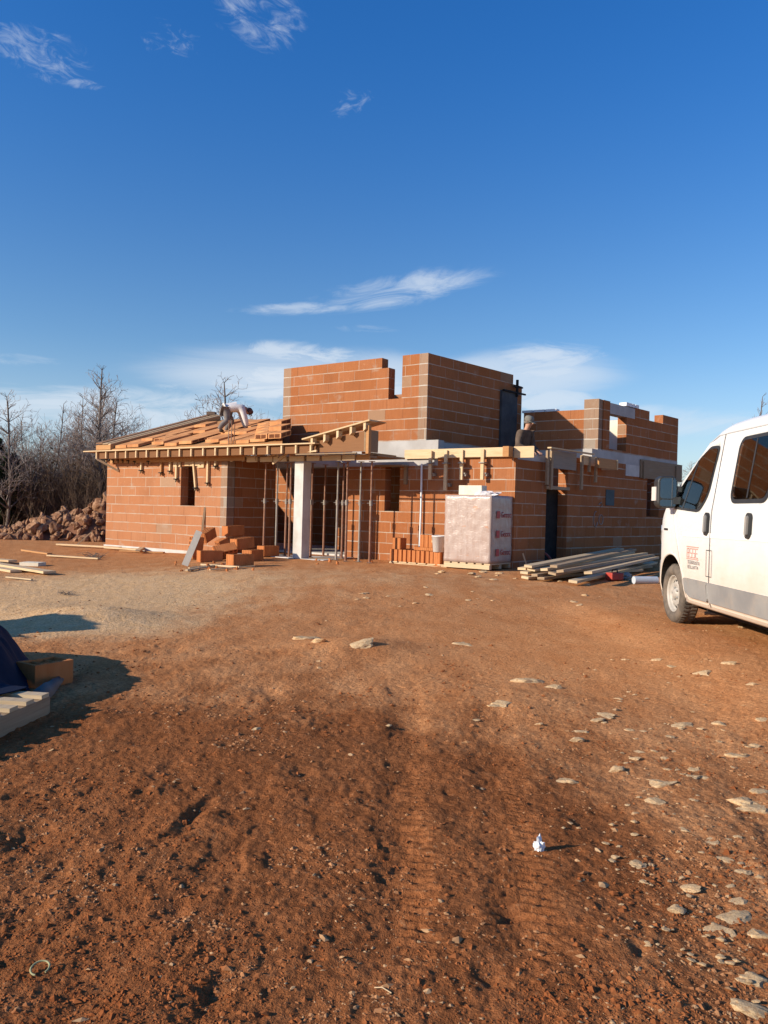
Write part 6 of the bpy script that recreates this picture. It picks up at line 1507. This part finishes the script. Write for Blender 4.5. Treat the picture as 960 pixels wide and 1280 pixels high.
# -- mason standing on the platform behind the edge board (local: +x where he faces, z up)
def standing():
    nd_ = {'pel': (0, 0, .96, (.15, .115)), 'wai': (.02, 0, 1.10, (.145, .11)), 'che': (.10, 0, 1.32, (.17, .125)), 'nb': (.145, 0, 1.475, (.075, .07)), 'ne': (.175, 0, 1.54, (.056, .056)), 'h0': (.215, 0, 1.62, (.070, .078)), 'h1': (.225, 0, 1.70, (.086, .098)), 'h2': (.215, 0, 1.765, (.062, .075))}
    ed = E_('pel', 'wai', 'che', 'nb', 'ne', 'h0', 'h1', 'h2')
    for s, k in ((1, 'l'), (-1, 'r')):
        nd_.update({k + 'sh': (.12, s * .185, 1.42, .068), k + 'el': (.13, s * .25, 1.14, .048), k + 'fo': (.28, s * .20, 1.055, .040), k + 'wr': (.40, s * .13, 1.00, .029),
                    k + 'hip': (0, s * .095, .90, .098), k + 'kn': (.03, s * .11, .49, .066), k + 'ca': (0, s * .115, .33, .058), k + 'an': (-.02, s * .115, .09, .042), k + 'ft': (.13, s * .13, .04, (.042, .032))})
        ed += E_('che', k + 'sh', k + 'el', k + 'fo', k + 'wr') + E_('pel', k + 'hip', k + 'kn', k + 'ca', k + 'an', k + 'ft')
        hand(nd_, ed, k + 'wr', (.9, -s * .35, -.2), (0, 0, -1), k + 'H')
    return nd_, ed
nd_, ed = standing()
man = skin_mesh('person', nd_, ed, SKIN); tag(man, 'worker in a dark brown jacket and grey peaked cap standing behind the edge board', 'person')
JACK = simple('brown_jacket', (0.085, 0.058, 0.042), (0.125, 0.088, 0.066), 9, .9, .15, .3); TROU = simple('dark_trousers', (0.04, 0.042, 0.05), (0.06, 0.06, 0.07), 9, .9, .15, .2)
CAP = simple('grey_cap', (0.16, 0.15, 0.13), (0.21, 0.195, 0.17), 9, .9, .1, .2); BOOT = simple('boots', (0.05, 0.035, 0.025), (0.08, 0.06, 0.04), 9, .8, .2, .2)
def grow(src, keys, edges, add, name, mat, parent, cut=None):
    n2 = {}
    for k in keys:
        x, y, z, r = src[k]; rr = r if hasattr(r, '__len__') else (r, r); n2[k] = (x, y, z, (rr[0] + add, rr[1] + add))
    if cut: n2.update(cut)
    o = skin_mesh(name, n2, edges, mat); o.parent = parent; return o
def sleeves(k, nd_): 
    x, y, z, r = nd_[k + 'wr']; fx = Vector(nd_[k + 'fo'][:3]).lerp(Vector((x, y, z)), .85); return (*fx, .044)
cut = {'lcu': sleeves('l', nd_), 'rcu': sleeves('r', nd_), 'hem': (0, 0, .90, (.165, .13))}
grow(nd_, ['wai', 'pel', 'che', 'nb', 'lsh', 'lel', 'lfo', 'rsh', 'rel', 'rfo'], E_('hem', 'pel', 'wai', 'che', 'nb') + E_('che', 'lsh', 'lel', 'lfo', 'lcu') + E_('che', 'rsh', 'rel', 'rfo', 'rcu'), .034, 'jacket', JACK, man, cut)
grow(nd_, ['pel', 'lhip', 'lkn', 'lca', 'lan', 'rhip', 'rkn', 'rca', 'ran'], E_('pel', 'lhip', 'lkn', 'lca', 'lan') + E_('pel', 'rhip', 'rkn', 'rca', 'ran'), .014, 'trousers', TROU, man)
for k in 'lr': grow(nd_, [k + 'an', k + 'ft'], [(k + 'an', k + 'ft')], .014, 'boot', BOOT, man)
face(man, (.245, 0, 1.685), (.93, 0, -.36), (.36, 0, .93))
m = MB(); mt = Matrix.Translation((.222, 0, 1.725)) @ Matrix.Rotation(R(14), 4, 'Y'); m.lathe([(.103, -.02), (.108, .01), (.102, .055), (.075, .085), (.03, .097), (0, .098)], 24, 0, mt)
cp = m.build('cap', CAP, man)
m = MB(); m.prism([(.06, -.085), (.13, -.07), (.185, -.035), (.20, 0), (.185, .035), (.13, .07), (.06, .085)], mt @ Vector((0, 0, -.012)), mt.to_3x3() @ Vector((1, 0, -.22)).normalized(), (0, 1, 0), (0, 0, .010)); m.build('cap_peak', CAP, cp)
m = MB(); m.lathe([(.094, -.06), (.102, -.025), (.10, .0)], 20, 0, Matrix.Translation((.205, 0, 1.705))); m.build('hair', simple('grey_hair', (.12, .10, .09), (.18, .16, .14), 20, .9, .1, .2), man)
pm = at(654, 545, 18.5)
zpm = 0.16 + 1.66
man.location = (at(651, 545, 18.0).x, 18.0, zpm - .16); man.rotation_euler = (0, 0, R(-48))
# -- mason bent over on the low roof
n3 = {'pel': (0, 0, .70, (.16, .125)), 'wai': (.13, 0, .77, (.15, .115)), 'che': (.36, 0, .78, (.165, .13)), 'nb': (.50, 0, .755, (.075, .07)), 'ne': (.555, 0, .735, (.056, .056)), 'h0': (.615, 0, .69, (.072, .08)), 'h1': (.665, 0, .64, (.086, .096)), 'h2': (.70, 0, .62, (.066, .075))}
e3 = E_('pel', 'wai', 'che', 'nb', 'ne', 'h0', 'h1', 'h2')
for s, k in ((1, 'l'), (-1, 'r')):
    n3.update({k + 'sh': (.43, s * .18, .72, .066), k + 'el': (.52, s * .22, .44, .048), k + 'fo': (.57, s * .19, .30, .040), k + 'wr': (.60, s * .14, .19, .028),
               k + 'hip': (.02, s * .10, .63, .10), k + 'kn': (.22 if s > 0 else .05, s * .14, .36, .068), k + 'ca': (.10 if s > 0 else -.10, s * .14, .22, .058), k + 'an': (.04 if s > 0 else -.18, s * .14, .08, .042), k + 'ft': (.18 if s > 0 else -.04, s * .15, .04, (.042, .032))})
    e3 += E_('che', k + 'sh', k + 'el', k + 'fo', k + 'wr') + E_('pel', k + 'hip', k + 'kn', k + 'ca', k + 'an', k + 'ft')
    hand(n3, e3, k + 'wr', (.25, -s * .2, -.95), (.9, 0, .2), k + 'H', .7)
man2 = skin_mesh('person', n3, e3, SKIN); tag(man2, 'worker in a pale shirt bent double over the tiles of the low roof', 'person')
SHIRT = simple('pale_shirt', (0.60, 0.56, 0.54), (0.68, 0.64, 0.62), 6, .9, .1, .3); TR2 = simple('grey_trousers', (0.15, 0.13, 0.12), (0.21, 0.185, 0.17), 6, .9, .1, .3)
cut = {'lcu': sleeves('l', n3), 'rcu': sleeves('r', n3)}
grow(n3, ['wai', 'che', 'nb', 'lsh', 'lel', 'lfo', 'rsh', 'rel', 'rfo', 'pel'], E_('pel', 'wai', 'che', 'nb') + E_('che', 'lsh', 'lel', 'lfo', 'lcu') + E_('che', 'rsh', 'rel', 'rfo', 'rcu'), .032, 'shirt', SHIRT, man2, cut)
grow(n3, ['pel', 'lhip', 'lkn', 'lca', 'lan', 'rhip', 'rkn', 'rca', 'ran'], E_('pel', 'lhip', 'lkn', 'lca', 'lan') + E_('pel', 'rhip', 'rkn', 'rca', 'ran'), .022, 'trousers', TR2, man2)
for k in 'lr': grow(n3, [k + 'an', k + 'ft'], [(k + 'an', k + 'ft')], .014, 'boot', BOOT, man2)
face(man2, (.675, 0, .625), (.55, 0, -.83), (.83, 0, .55))
m = MB(); mt = Matrix.Translation((.675, 0, .66)) @ Matrix.Rotation(R(55), 4, 'Y'); m.lathe([(.100, -.03), (.106, .01), (.098, .055), (.07, .085), (0, .098)], 24, 0, mt); m.build('cap', simple('dark_cap', (.10, .05, .045), (.14, .07, .06), 9, .9, .1, .2), man2)
m = MB(); m.lathe([(.09, -.06), (.10, -.03), (.098, -.02)], 20, 0, mt); m.build('hair', simple('dark_hair', (.04, .03, .025), (.06, .045, .04), 20, .9, .1, .2), man2)
f_ = 0.30; qm = hit(EV + B * (0.02 + ridge_t * f_), A, 281, 540)[0]
pr = RP(qm, f_, 0.09); man2.location = (pr.x + HO.x, pr.y + HO.y, pr.z); man2.rotation_euler = (0, 0, R(18)); man2.scale = (.93, .93, .93)
